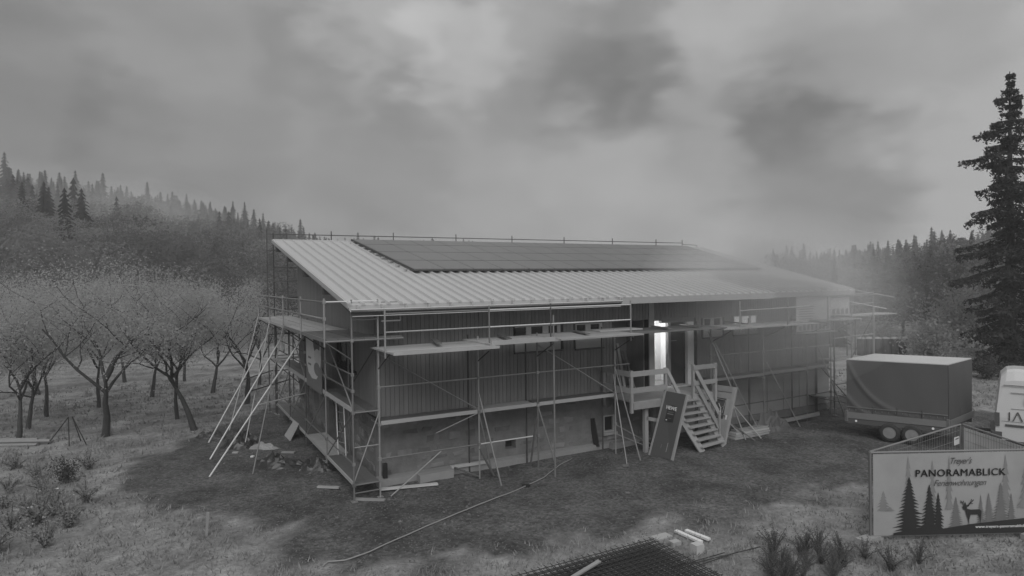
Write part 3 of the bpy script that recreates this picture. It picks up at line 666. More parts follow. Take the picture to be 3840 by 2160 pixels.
def quad_door(name, BL, BR_, TR_, TL_, th, label, mt, framemt, cat='door'):
    BL, BR_, TR_, TL_ = map(Vector, (BL, BR_, TR_, TL_)); nn = (BR_-BL).cross(TL_-BL).normalized()
    root = thing(name, (BL+BR_)/2, label, cat)
    P = lambda u, v, o: BL.lerp(BR_, u).lerp(TL_.lerp(TR_, u), v)+nn*o
    def slab(nm, mt_, u0, u1, v0, v1, o0, o1, par=root): return MB().hexa([P(u0, v0, o0), P(u1, v0, o0), P(u1, v0, o1), P(u0, v0, o1)], [P(u0, v1, o0), P(u1, v1, o0), P(u1, v1, o1), P(u0, v1, o1)]).build(nm, mt_, par)
    return root, P, slab, nn
d1, P1_, slab1, n1 = quad_door('door_panel', (8.86, -1.72, .01), (9.06, -2.66, .01), (9.62, -2.80, 2.12), (9.55, -1.80, 2.12), .06, 'dark flat door panel with a black sticker and pale edge strips leaning beside the stairs', 'tarp', 'fascia')
sgn = 1 if n1.dot(CAM-Vector((9.5, -1.8, 1))) > 0 else -1
slab1('leaf', 'tarp', .07, .93, .0, .94, -.03, .03)
for u0, u1 in ((0, .03), (.045, .065), (.935, .955), (.97, 1)): slab1('edge_strip', 'fascia', u0, u1, 0, 1, -.04, .045)
slab1('top_panel', 'vandark', .07, .93, .94, 1, -.03, .035)
stk = slab1('sticker', 'letter', .30, .66, .55, .80, .031*sgn, .034*sgn)
def on_plane(me, P, nn, u, v, du, dv, off, name, parent, ax=None):
    o_ = P(u, v, 0); ex = (P(u+.01, v, 0)-o_).normalized(); 
    if sgn_dir(ex, nn) < 0: ex = -ex
    ey = (P(u, v+.01, 0)-o_).normalized(); ez_ = ex.cross(ey).normalized()
    mw = Matrix((ex, ey, ez_)).transposed().to_4x4(); mw.translation = o_+ez_*off
    return link(bpy.data.objects.new(name, me), parent, mw)
def sgn_dir(ex, nn):
    return 1 if ex.dot(rr) > 0 else -1
on_plane(text_mesh('HEWE', .17, 'letter_w', bold=.004), P1_, n1, .48, .757, 1, 1, .05, 'lettering', d1)
for v_, w_ in ((.70, .26), (.685, .20), (.665, .26), (.60, .14)): slab1('print_line', 'print_mid' if v_ != .665 else 'whitegrey', .48-w_/2, .48+w_/2, v_, v_+.006, .035*sgn, .037*sgn)
slab1('print_logo', 'letter_w', .34, .40, .565, .578, .035*sgn, .037*sgn)
slab1('scratch', 'whitegrey', .66, .675, .10, .24, .031*sgn, .034*sgn); slab1('scratch', 'alu', .42, .43, .14, .20, .031*sgn, .034*sgn)
d2, P2_, slab2, n2 = quad_door('old_door', (11.95, -1.25, .01), (12.02, -2.12, .01), (12.62, -2.14, 2.0), (12.45, -1.2, 2.0), .06, 'old timber door with broken glass and white handle plate leaning right of the stairs', 'timber', 'fascia')
s2 = 1 if n2.dot(CAM-Vector((12, -1.8, 1))) > 0 else -1
for u0, u1, v0, v1 in ((0, .12, 0, 1), (.88, 1, 0, 1), (.12, .88, .9, 1)): slab2('frame', 'timber', u0, u1, v0, v1, -.05, .06)
slab2('leaf', 'timber', .13, .87, 0, .42, -.02, .03); slab2('leaf', 'timber', .13, .87, .78, .89, -.02, .03); slab2('stile', 'timber', .13, .22, .42, .78, -.02, .03); slab2('stile', 'timber', .68, .87, .42, .78, -.02, .03)
slab2('pane', 'tarp', .22, .68, .42, .78, -.01, .0)
for a_, b_ in (((.24, .76), (.66, .75)), ((.66, .75), (.64, .66)), ((.64, .66), (.5, .6)), ((.5, .6), (.56, .48)), ((.5, .6), (.38, .68)), ((.25, .44), (.5, .46)), ((.24, .5), (.26, .44)), ((.64, .66), (.6, .52)), ((.3, .52), (.48, .6))):
    pbar('glass_shard', 'whitegrey', P2_(*a_, .035*s2), P2_(*b_, .035*s2), .03, .008, d2)
slab2('handle_plate', 'white', .79, .86, .42, .5, .03*s2, .045*s2); pbar('handle', 'vandark', P2_(.66, .49, .07*s2), P2_(.8, .48, .07*s2), .02, .02, d2)

# ------------------------------------------------------------------ posters
pst = thing('scaffold_poster', (XO-.05, 4, 2.5), 'tall poster with round photo motifs tied to the gable scaffold', 'poster')
MB().box((XO-.05, 2.6, 2.35), (XO-.04, 5.1, 4.35)).build('sheet', 'print_mid', pst)
def disc_yz(x, cy, cz, ry, rz, n=28): return [(x, cy+ry*math.cos(2*math.pi*i/n), cz+rz*math.sin(2*math.pi*i/n)) for i in range(n)]
def flat(pts, mt, par, name='print'): return MB().add(pts, [tuple(range(len(pts)))]).build(name, mt, par)
flat([(XO-.053, y_, z_) for y_, z_ in ((5.05, 4.3), (5.05, 3.2), (4.7, 2.85), (4.1, 2.7), (3.4, 2.75), (2.9, 3.0), (2.68, 3.4), (2.68, 4.0), (3.0, 4.3))], 'white_board', pst)
flat(disc_yz(XO-.056, 3.3, 3.95, .52, .36), 'print_dark', pst); flat(disc_yz(XO-.057, 3.15, 3.52, .55, .26), 'whitegrey', pst); flat(disc_yz(XO-.058, 3.25, 3.1, .5, .22), 'print_mid', pst)
for z_ in (3.35, 3.12): flat([(XO-.059, 4.7, z_), (XO-.059, 4.2, z_), (XO-.059, 4.2, z_+.07), (XO-.059, 4.7, z_+.07)], 'print_mid', pst)
bn2 = thing('scaffold_banner', (19, -1.1, 3.7), 'pale printed banner hanging from the scaffold at the right end of the barn', 'banner')
MB().box((17.2, -1.12, 3.70), (19.4, -1.10, 5.12)).build('sheet', 'banner_white', bn2)
MB().box((19.42, -1.12, 4.3), (20.7, -1.10, 5.10)).build('sheet', 'banner_white', bn2)
for i in range(9):
    x_ = 17.35+i*.25; flat([(x_, -1.123, 3.74), (x_+.2, -1.123, 3.74), (x_+.17, -1.123, 3.95+.08*(i % 3)), (x_+.03, -1.123, 3.9+.1*(i % 2))], 'alu', bn2)
for i in range(4): flat([(19.5+i*.3, -1.123, 4.33), (19.72+i*.3, -1.123, 4.33), (19.7+i*.3, -1.123, 4.58), (19.52+i*.3, -1.123, 4.55)], 'print_mid', bn2)
for i in range(6): flat([(17.4, -1.123, 4.2+i*.1), (18.2+.1*(i % 3), -1.123, 4.2+i*.1), (18.2+.1*(i % 3), -1.123, 4.24+i*.1), (17.4, -1.123, 4.24+i*.1)], 'alu', bn2)
MB().box((16.9, -1.3, 3.62), (19.6, -1.12, 3.67)).build('ledge', 'toe', bn2)
wbd = MB().add([(-.6, 12.6+.28*math.cos(math.pi/8+i*math.pi/4)*1.2, 3.05+.32*math.sin(math.pi/8+i*math.pi/4)) for i in range(8)]+[(-.66, 12.6+.28*math.cos(math.pi/8+i*math.pi/4)*1.2, 3.05+.32*math.sin(math.pi/8+i*math.pi/4)) for i in range(8)],
    [tuple(range(8)), tuple(range(15, 7, -1))]+[(i, (i+1) % 8, 8+(i+1) % 8, 8+i) for i in range(8)]).build('octagonal_board', 'white')
tag(wbd, 'white octagonal board hanging on the far end of the gable scaffold', 'board')

# ------------------------------------------------------------------ trailer
tr = thing('box_trailer', (17.5, -5, .3), 'dark tarpaulin box trailer with pale roof and twin wheels parked beyond the barn', 'trailer')
B2 = Vector((18.12, -6.38, 0)); hd = Vector((math.cos(-1.1), math.sin(-1.1), 0)); B1 = B2-hd*3.1; B3 = B2+Vector((.985, .172, 0))*2.45; B4 = B1+(B3-B2)
zf, zt = .74, 2.86
def z(v, h): return Vector((v.x, v.y, h))
sideN = Vector((hd.y, -hd.x, 0)); sideN = sideN if sideN.dot(CAM-B2) > 0 else -sideN
# side sheet with sagging folds
def sheet(a, b_, z0, z1, nrm, folds, name, nu=48, nv=30):
    mb = MB()
    for j in range(nv+1):
        for i in range(nu+1):
            u, v = i/nu, j/nv; o = .012*math.sin(u*17+v*3)*.4
            if folds:
                for kk, (c_, wdt, amp) in enumerate(((1.0, .035, .075), (.72, .05, .05), (.5, .06, .04))):
                    cv = 1-c_*(1-math.exp(-u*4.0))*1.02+.03*u
                    if kk: cv = .62-.28*kk+ .0*u - .45*(1-math.exp(-u*5))
                    o += amp*math.exp(-((v-cv)/wdt)**2)*max(0, 1-u*1.1)
            if j == nv or j == 0: o = 0
            p = a.lerp(b_, u)+nrm*o; mb.v.append((p.x, p.y, z0+(z1-z0)*v))
    mb.f = [(j*(nu+1)+i, j*(nu+1)+i+1, (j+1)*(nu+1)+i+1, (j+1)*(nu+1)+i) for j in range(nv) for i in range(nu)]
    return mb.build(name, 'tarp', tr, True)
sheet(B1+sideN*.02, B2+sideN*.02, zf+.08, zt, sideN, True, 'side_sheet')
endN = Vector(((B3-B2).y, -(B3-B2).x, 0)).normalized(); endN = endN if endN.dot(CAM-B2) > 0 else -endN
sheet(B2+endN*.01, B3+endN*.01, zf+.2, zt, endN, False, 'front_sheet', 10, 10)
MB().hexa([z(B1, zf), z(B2, zf), z(B3, zf), z(B4, zf)], [z(B1, zt-.05), z(B2, zt-.05), z(B3, zt-.05), z(B4, zt-.05)]).build('inner_box', 'tarp', tr)
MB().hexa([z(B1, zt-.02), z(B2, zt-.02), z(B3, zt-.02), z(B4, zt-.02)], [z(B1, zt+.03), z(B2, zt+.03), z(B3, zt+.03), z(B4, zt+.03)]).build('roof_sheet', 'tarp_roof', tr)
pbar('drop_side', 'alu', z(B1, .83)+sideN*.06, z(B2, .83)+sideN*.06, .03, .22, tr); pbar('drop_side', 'alu', z(B2, .86)+endN*.06, z(B3, .86)+endN*.06, .03, .22, tr)
pbar('sheet_rail', 'alu', z(B1, 1.14)+sideN*.06, z(B2, 1.14)+sideN*.06, .02, .025, tr)
pbar('chassis', 'vandark', z(B1, .62), z(B2, .62), .12, .16, tr); pbar('chassis', 'vandark', z(B4, .62), z(B3, .62), .12, .16, tr)
MB().hexa([z(B1, .66), z(B2, .66), z(B3, .66), z(B4, .66)], [z(B1, .70), z(B2, .70), z(B3, .70), z(B4, .70)]).build('floor', 'vandark', tr)
for v_ in (B1, B2): pbar('corner_post', 'alu', z(v_, .6)+sideN*.06, z(v_, 1.0)+sideN*.06, .08, .08, tr)
def wheel(par, c, ax, r, w_, nm='wheel'):
    ax = ax.normalized(); tz = MB(); e = ax.orthogonal().normalized(); g_ = ax.cross(e); n = 22; k = 0
    prof = [(-w_/2, r*.62), (-w_/2, r*.9), (-w_*.36, r), (w_*.36, r), (w_/2, r*.9), (w_/2, r*.62)]
    for o, q in prof:
        for j in range(n): t_ = 2*math.pi*j/n; tz.v.append(tuple(c+ax*o+(e*math.cos(t_)+g_*math.sin(t_))*q))
    for i in range(len(prof)-1):
        for j in range(n): tz.f.append((i*n+j, i*n+(j+1) % n, (i+1)*n+(j+1) % n, (i+1)*n+j))
    ty = tz.build(nm, 'rubber', par, True)
    MB().tube([c-ax*w_*.4, c+ax*w_*.42], r*.64, 20).build('rim', 'rim', ty); MB().tube([c+ax*w_*.42, c+ax*w_*.5], r*.22, 12).build('hub', 'rim', ty)
for q in (.44, .66):
    c = z(B1.lerp(B2, q), .34)+sideN*.02; wheel(tr, c, sideN, .33, .2); wheel(tr, c+(B4-B1), -sideN, .33, .2)
for q in range(15): pbar('eyelet', 'alu', z(B1.lerp(B2, .03+.067*q), 1.02)+sideN*.05, z(B1.lerp(B2, .03+.067*q), 1.07)+sideN*.05, .03, .01, tr)
for q in (.28, .52, .76): pbar('strap', 'vandark', z(B1.lerp(B2, q), .95)+sideN*.075, z(B1.lerp(B2, q), 1.25)+sideN*.06, .03, .008, tr)
for q in (.10, .86):
    c = z(B1.lerp(B2, q), .64)+sideN*.07; MB().tube([c, c+sideN*.02], .04, 10).build('reflector', 'reflect', tr)
pbar('drawbar', 'vandark', z((B2+B3)/2, .55), z((B2+B3)/2, .5)+hd*1.1+Vector((.3, 0, 0)), .09, .09, tr)
wheel(tr, z((B2+B3)/2, .3)+hd*.55+Vector((.0, 0, .0)), Vector((.8, .6, 0)), .17, .08, 'jockey_wheel')
MB().box((19.2, -6.2, .56), (19.28, -6.12, 1.25)).build('jockey_post', 'vandark', tr)

# ------------------------------------------------------------------ van
vn = thing('panel_van', (21.5, -9.5, 0), 'white panel van with dark company lettering at the right edge behind the fence', 'van')
VH = Vector((.42, -.907, 0)); VN = Vector((-.907, -.42, 0)); V0 = Vector((19.15, -7.35, 0))   # rear corner facing the camera, forward, side normal
def vp(a, n_o, h): return V0+VH*a-VN*n_o+Vector((0, 0, h))
secs = [(.0, .0, 2.0), ]
mb = MB()
# cross-sections across the width (n: 0 near side .. 2.0) at stations along the length
prof = lambda inset, ztop, zb: [(0+inset*.0, zb), (0, 1.15), (.04, 1.55), (.13+inset, ztop-.35), (.28+inset, ztop-.06), (.5+inset, ztop), (1.5-inset, ztop), (1.72-inset, ztop-.06), (1.87-inset, ztop-.35), (1.96, 1.55), (2.0, 1.15), (2.0, zb)]
stn = [(-.02, .0, 2.52, .42), (.12, .0, 2.70, .40), (.5, 0, 2.74, .38), (3.6, 0, 2.74, .38), (4.1, .03, 2.60, .38), (4.9, .12, 1.75, .40), (5.7, .15, 1.2, .42)]
k0 = len(prof(0, 2, .4))
for a, ins, zt_, zb in stn:
    for (n_o, h) in prof(ins, zt_, zb):
        lean = max(0, h-1.0)*.11 if a < .3 else 0
        hh = min(h, zt_) if a > 4 else h
        p = vp(a+lean, n_o, hh); mb.v.append(tuple(p))
for i in range(len(stn)-1):
    for j in range(k0): j2 = (j+1) % k0; mb.f.append((i*k0+j, i*k0+j2, (i+1)*k0+j2, (i+1)*k0+j))
mb.f.append(tuple(range(k0-1, -1, -1))); mb.f.append(tuple((len(stn)-1)*k0+j for j in range(k0)))
mb.build('body', 'van', vn, False)
def vbox(nm, mt, a0, a1, h0, h1, o0=.0, o1=.02, par=vn):
    lo_ = lambda h: max(0, (h-1.15))*.055
    return MB().hexa([vp(a0, -o1+lo_(h0), h0), vp(a1, -o1+lo_(h0), h0), vp(a1, -o0+.02+lo_(h0), h0), vp(a0, -o0+.02+lo_(h0), h0)], [vp(a0, -o1+lo_(h1), h1), vp(a1, -o1+lo_(h1), h1), vp(a1, -o0+.02+lo_(h1), h1), vp(a0, -o0+.02+lo_(h1), h1)]).build(nm, mt, par)
vbox('side_molding', 'vandark', .25, 4.6, .86, .93, 0, .03); vbox('roof_seam', 'vandark', .2, 4.0, 2.22, 2.235, .0, .012); vbox('side_seam', 'alu', .4, 3.8, 1.98, 1.99, 0, .008)
vbox('side_seam', 'alu', .4, 3.8, 1.45, 1.458, 0, .008); vbox('side_seam', 'alu', .15, 3.8, 1.02, 1.03, 0, .01)
vbox('tail_light', 'vandark', -.04, .10, .86, 1.30, 0, .05); vbox('bumper', 'vandark', -.12, .16, .42, .66, 0, .04)
MB().hexa([vp(-.14, .02, .42), vp(-.0, .02, .42), vp(-.0, 1.98, .42), vp(-.14, 1.98, .42)], [vp(-.14, .02, .66), vp(0, .02, .66), vp(0, 1.98, .66), vp(-.14, 1.98, .66)]).build('rear_bumper', 'vandark', vn)
MB().tube([vp(1.32, -.03, .42), vp(1.32, .1, .42)], .46, 28).build('wheel_arch', 'black', vn)
wheel(vn, vp(1.32, .06, .34), VN, .35, .24); wheel(vn, vp(1.32, 1.9, .34), -VN, .35, .24); wheel(vn, vp(4.7, .1, .34), VN, .35, .24); wheel(vn, vp(4.7, 1.9, .34), -VN, .35, .24)
def vtext(txt, size, a, h, shear=0, bold=.004):
    me_ = text_mesh(txt, size, 'letter', shear, bold, 'LEFT'); mw = Matrix((VH, Vector((0, 0, 1)), VH.cross(Vector((0, 0, 1))))).transposed().to_4x4()
    mw.translation = vp(a, -.03+max(0, h-1.15)*.05, h); link(bpy.data.objects.new('lettering', me_), vn, mw)
vtext('iSo', .40, .74, 1.72); vtext('Zim', .32, .84, 1.18); 
for p, q in (((.36, 1.06), (.36, 1.34)), ((.46, 1.06), (.58, 1.36)), ((.58, 1.36), (.70, 1.06)), ((.8, 2.0), (1.2, 2.2))):
    pbar('logo_stroke', 'vandark', vp(p[0], -.03+max(0, p[1]-1.15)*.05, p[1]), vp(q[0], -.03+max(0, q[1]-1.15)*.05, q[1]), .02, .03, vn)

# ------------------------------------------------------------------ site fence with banner
A = Vector((8.40, -9.70, 0)); Bf = Vector((11.75, -11.42, 0)); Cf = Vector((13.0, -9.28, 0)); FH = 2.0
bf = thing('banner_fence', A, 'site fence panel carrying the large forest banner with the holiday flats lettering', 'fence panel', 'site fence panels')
def fence_frame(root, a, b_, wires):
    d = (b_-a); nrm = Vector((d.y, -d.x, 0)).normalized()
    for p in (a, b_): ptube('frame_tube', 'alu', p+Vector((0, 0, .05)), p+Vector((0, 0, FH)), .022, root)
    for h in (.12, FH): ptube('frame_tube', 'alu', a+Vector((0, 0, h)), b_+Vector((0, 0, h)), .022, root)
    if wires:
        nw = int(d.length/.09)
        for i in range(1, nw): ptube('wire', 'steel', a+d*(i/nw)+Vector((0, 0, .13)), a+d*(i/nw)+Vector((0, 0, FH)), .0035, root)
        for h in (.5, .9, 1.3, 1.6, 1.85): ptube('wire', 'steel', a+Vector((0, 0, h)), b_+Vector((0, 0, h)), .004, root)
    return nrm
nf_ = fence_frame(bf, A, Bf, False); nf_ = nf_ if nf_.dot(CAM-A) > 0 else -nf_
BW, BH0, BH1 = (Bf-A).length, .14, 1.97
def bp_(u, v, o): p = A.lerp(Bf, .012+.976*u)+nf_*(.03+o); return (p.x, p.y, BH0+(BH1-BH0)*v)
bann = MB()
for j in range(13):
    for i in range(41):
        u, v = i/40, j/12; bann.v.append(bp_(u, v, .006*math.sin(u*40)*math.sin(v*3.1)))
bann.f = [(j*41+i, j*41+i+1, (j+1)*41+i+1, (j+1)*41+i) for j in range(12) for i in range(40)]
bsh = bann.build('banner', 'banner', bf, True)
def poly(pts, mt, o, name='print'): return MB().add([bp_(u, v, o) for u, v in pts], [tuple(range(len(pts)))]).build(name, mt, bsh)
def ptree(u, vt, vb, hw, mt, o, jag=9, lean=0):
    rj = random.Random(int(u*1000)); mb = MB(); nlev = jag
    for i in range(nlev):   # stack of overlapping ragged tiers
        t0 = i/nlev; t1 = min(1, (i+1.7)/nlev); v0 = vt-(vt-vb)*t0; v1 = vt-(vt-vb)*t1; w1 = hw*t1**.9
        l_ = u-w1*rj.uniform(.75, 1.1); r_ = u+w1*rj.uniform(.75, 1.1); k_ = len(mb.v)
        q = [(u, v0), (l_, v1), (l_+w1*.35, v1+(v0-v1)*.10), (u-w1*.3, v1-(v0-v1)*.05), (u, v1+(v0-v1)*.05), (u+w1*.3, v1-(v0-v1)*.05), (r_-w1*.35, v1+(v0-v1)*.10), (r_, v1)]
        mb.add([bp_(a_, max(.0, b_), o+i*.00012) for a_, b_ in q], [(0, 1, 2), (0, 2, 3), (0, 3, 4), (0, 4, 5), (0, 5, 6), (0, 6, 7)])
    mb.build('print', mt, bsh)
for u, vt, hw in ((.215, .97, .05), (.365, .92, .035), (.47, .97, .03), (.06, .55, .05), (.82, .97, .05), (.95, .9, .06), (.10, .35, .04)): ptree(u, vt, .3, hw, 'print_light', .010, 7)
for u, vt, vb, hw in ((.51, .46, .08, .055), (.79, .62, .12, .07), (.715, .5, .14, .045), (.855, .49, .15, .035), (.665, .48, .13, .035), (.99, .5, .17, .05)): ptree(u, vt, vb, hw, 'print_mid', .012, 14)
ptree(.22, .72, .0, .125, 'print_black', .015, 18); ptree(.345, .62, .0, .085, 'print_black', .0175, 15); ptree(.40, .52, .0, .055, 'print_black', .016, 13)
_g = [(.12, .03), (.30, .10), (.42, .07), (.6, .12), (.8, .155), (1, .19)]
for a_, b_ in zip(_g, _g[1:]): poly([(a_[0], 0), (b_[0], 0), b_, a_], 'print_black', .020)
deer = [(.555, .30), (.548, .335), (.558, .35), (.565, .40), (.575, .352), (.585, .36), (.605, .41), (.59, .34), (.578, .33), (.578, .31), (.60, .298), (.655, .30), (.668, .28), (.666, .2), (.66, .12), (.655, .2), (.645, .235), (.60, .235), (.592, .18), (.590, .10), (.583, .18), (.572, .25), (.568, .29)]
poly(deer, 'print_black', .021)
for a_, b_ in (((.565, .34), (.538, .41)), ((.545, .385), (.535, .385)), ((.585, .35), (.62, .42)), ((.61, .395), (.605, .425)), ((.552, .37), (.556, .41)), ((.598, .375), (.615, .37))): pbar('print', 'print_black', bp_(*a_, .022), bp_(*b_, .022), .014, .004, bsh, up=nf_)
def btext(txt, size, u, v, mt, shear=0, bold=0., sp=1., wid=None):
    me_ = text_mesh(txt, size, mt, shear, bold, 'CENTER', sp); ex = (Bf-A).normalized(); mw = Matrix((ex, Vector((0, 0, 1)), ex.cross(Vector((0, 0, 1))))).transposed().to_4x4()
    if wid:
        xs_ = [q.co.x for q in me_.vertices]; s_ = wid*BW/(max(xs_)-min(xs_)); me_.transform(Matrix.Diagonal((s_, 1, 1, 1)))
    mw.translation = Vector(bp_(u, v, .026)); link(bpy.data.objects.new('lettering', me_), bsh, mw)
[btext('PANORAMABLICK', .225, .535+d_, .752+d_, 'print_black', 0, 0, 1.08, .545) for d_ in (0, .0012, .0024)]
btext("Treyer's", .20, .535, .90, 'print_dark', .45, .0, .9, .13); btext('Ferienwohnungen', .20, .53, .63, 'print_dark', .45, -.001, .9, .32)
btext('www.treyers-panoramablick.de', .085, .80, .085, 'letter_w', 0, .001, 1., .335)
of = thing('open_fence', A.lerp(Cf, .5), 'open wire fence panel with a small white sign behind the forest banner', 'fence panel', 'site fence panels')
fence_frame(of, A+Vector((.05, .05, 0)), Cf, True)
dv = (Cf-A).normalized(); nv_ = Vector((dv.y, -dv.x, 0)); nv_ = nv_ if nv_.dot(CAM-Cf) > 0 else -nv_
pA = A.lerp(Cf, .90)+nv_*.03; pB = A.lerp(Cf, .965)+nv_*.03
sg = MB().hexa([z(pA, 1.52), z(pB, 1.52), z(pB+nv_*.01, 1.52), z(pA+nv_*.01, 1.52)], [z(pA, 1.72), z(pB, 1.72), z(pB+nv_*.01, 1.72), z(pA+nv_*.01, 1.72)]).build('sign_plate', 'white', of)
pbar('print_line', 'print_mid', z(pA.lerp(pB, .2)+nv_*.014, 1.67), z(pA.lerp(pB, .8)+nv_*.014, 1.68), .004, .03, sg)
wf = thing('sheeted_fence', Cf.lerp(Bf, .5), 'fence panel sheeted with white fabric meeting the open wire panel at right', 'fence panel', 'site fence panels')
Ce = Cf+(Bf-Cf)*1.0
fence_frame(wf, Cf+Vector((.03, -.06, 0)), Bf+Vector((.1, .03, 0)), True)
dw = (Bf-Cf).normalized(); nw_ = Vector((dw.y, -dw.x, 0)); nw_ = nw_ if nw_.dot(CAM-Cf) < 0 else -nw_
MB().hexa([z(Cf+nw_*.05, .15), z(Bf+nw_*.05+Vector((.1, 0, 0)), .15), z(Bf+nw_*.06+Vector((.1, 0, 0)), .15), z(Cf+nw_*.06, .15)], [z(Cf+nw_*.05, 1.93), z(Bf+nw_*.05+Vector((.1, 0, 0)), 1.93), z(Bf+nw_*.06+Vector((.1, 0, 0)), 1.93), z(Cf+nw_*.06, 1.93)]).build('white_sheet', 'white', wf)
for i, p in enumerate((A, Cf, Bf)):
    fb = MB().box((p.x-.38, p.y-.12, .0), (p.x+.3, p.y+.12, .12)).build('fence_foot', 'concrete'); tag(fb, ['concrete fence foot under the left end of the forest banner', 'concrete fence foot under the rear corner of the fence', 'concrete fence foot under the right end of the forest banner'][i], 'fence foot', 'concrete fence feet')

#SECTION2
# ------------------------------------------------------------------ vegetation
def np_mesh(name, verts, faces, mt, smooth=False):
    me_ = bpy.data.meshes.new(name); verts = np.asarray(verts, np.float32); faces = np.asarray(faces, np.int32)
    me_.vertices.add(len(verts)); me_.vertices.foreach_set('co', verts.ravel())
    k = faces.shape[1]; me_.loops.add(faces.size); me_.loops.foreach_set('vertex_index', faces.ravel())
    me_.polygons.add(len(faces)); me_.polygons.foreach_set('loop_start', np.arange(0, faces.size, k, dtype=np.int32)); me_.polygons.foreach_set('loop_total', np.full(len(faces), k, np.int32))
    me_.materials.append(M[mt] if isinstance(mt, str) else mt); me_.update(calc_edges=True); me_.validate()
    return me_
def leaves(pts, size, g, mt, name='leaves', flat=.0, aspect=.6):
    pts = np.asarray(pts); n_ = len(pts); nrm = g.normal(size=(n_, 3)); nrm[:, 2] += flat; nrm /= np.linalg.norm(nrm, axis=1)[:, None]
    t_ = g.normal(size=(n_, 3)); a_ = np.cross(nrm, t_); a_ /= np.linalg.norm(a_, axis=1)[:, None]; b_ = np.cross(nrm, a_)
    s_ = (size*g.uniform(.6, 1.35, n_))[:, None]; a_ = a_*s_*.5; b_ = b_*s_*.5*aspect
    v_ = np.stack([pts-a_, pts-b_, pts+a_, pts+b_], 1).reshape(-1, 3); f_ = np.arange(4*n_).reshape(-1, 4)
    return np_mesh(name, v_, f_, mt)
def orchard_tree(seed, h, rad, nleaf=4200, fork=1.5, lean=.0, mt='leaf', bare=0.):
    q = random.Random(seed); g_ = np.random.default_rng(seed); wood = MB(); tips = []
    def limb(p, d, ln, r, lev):
        pts = [p]; n_ = 5
        for i in range(n_):
            w__ = .07 if lev == 0 else .17; d = (d+Vector((q.gauss(0, w__), q.gauss(0, w__), q.gauss(.03, .11)))).normalized(); p = p+d*ln/n_; pts.append(p)
        wood.tube(pts, [r*(1-.62*i/n_) for i in range(n_+1)], 5 if lev else 8, False)
        if lev >= 1: tips.extend(pts[2:])
        if lev < 3:
            for k_ in range({0: 5, 1: 4, 2: 3}[lev]):
                i = q.randint(2, n_) if lev else n_-(k_ % 2)
                az_ = q.uniform(0, 2*math.pi) if lev else k_*1.257+q.uniform(-.3, .3)
                up_ = q.uniform(.3, 1.4) if lev else q.uniform(.8, 1.9)
                dd = (d*.35+Vector((math.cos(az_), math.sin(az_), up_))*.9).normalized()
                limb(pts[i], dd, ln*q.uniform(.55, .8) if lev else (h-fork)*q.uniform(.42, .6), r*(.40 if lev else .46)*q.uniform(.8, 1.1), lev+1)
    limb(Vector((0, 0, -.1)), Vector((lean, 0, 1)).normalized(), fork+.5, .105, 0)
    T_ = np.array([tuple(t_) for t_ in tips]); T_ = T_[T_[:, 2] > fork*.85]
    idx = g_.integers(0, len(T_), nleaf); P_ = T_[idx]+g_.normal(size=(nleaf, 3))*np.array([.30, .30, .34])
    # thin out some sides so that the sky and the wood behind show through
    keep = np.sin(P_[:, 0]*1.9+seed)+np.sin(P_[:, 1]*2.3-seed)+np.sin(P_[:, 2]*2.1) > -1.1-.0+bare; P_ = P_[keep]
    sc = np.array([rad/max(1e-3, np.percentile(np.abs(P_[:, 0]), 96)), rad/max(1e-3, np.percentile(np.abs(P_[:, 1]), 96)), h/np.percentile(P_[:, 2], 99)])
    sc[:2] = np.clip(sc[:2], .5, 1.6); sc[2] = np.clip(sc[2], .45, 1.4)
    wv = np.array(wood.v)*sc; wood.v = [tuple(t_) for t_ in wv]
    return wood.mesh('trunk', 'bark', True), leaves(P_*sc, .066, g_, mt, 'crown')
def place_tree(name, tm, x, y, s, rot, label, cat, group=None, zoff=0.):
    root = thing(name, (x, y, gz(x, y)+zoff), label, cat, group); root.rotation_euler = (0, 0, rot); root.scale = (s, s, s)
    for nm, me_ in zip(('trunk', 'crown'), tm):
        if me_ is None: continue
        o = bpy.data.objects.new(nm, me_); col.objects.link(o); o.parent = root
    return root
OT = [orchard_tree(11, 6.0, 2.1, 19000, 1.7), orchard_tree(12, 6.4, 2.8, 26000, 1.8, -.1), orchard_tree(13, 5.8, 2.0, 18000, 1.5, .12), orchard_tree(14, 6.2, 2.15, 19000, 1.9), orchard_tree(15, 5.3, 2.0, 6500, 1.6, .05, bare=.5)]
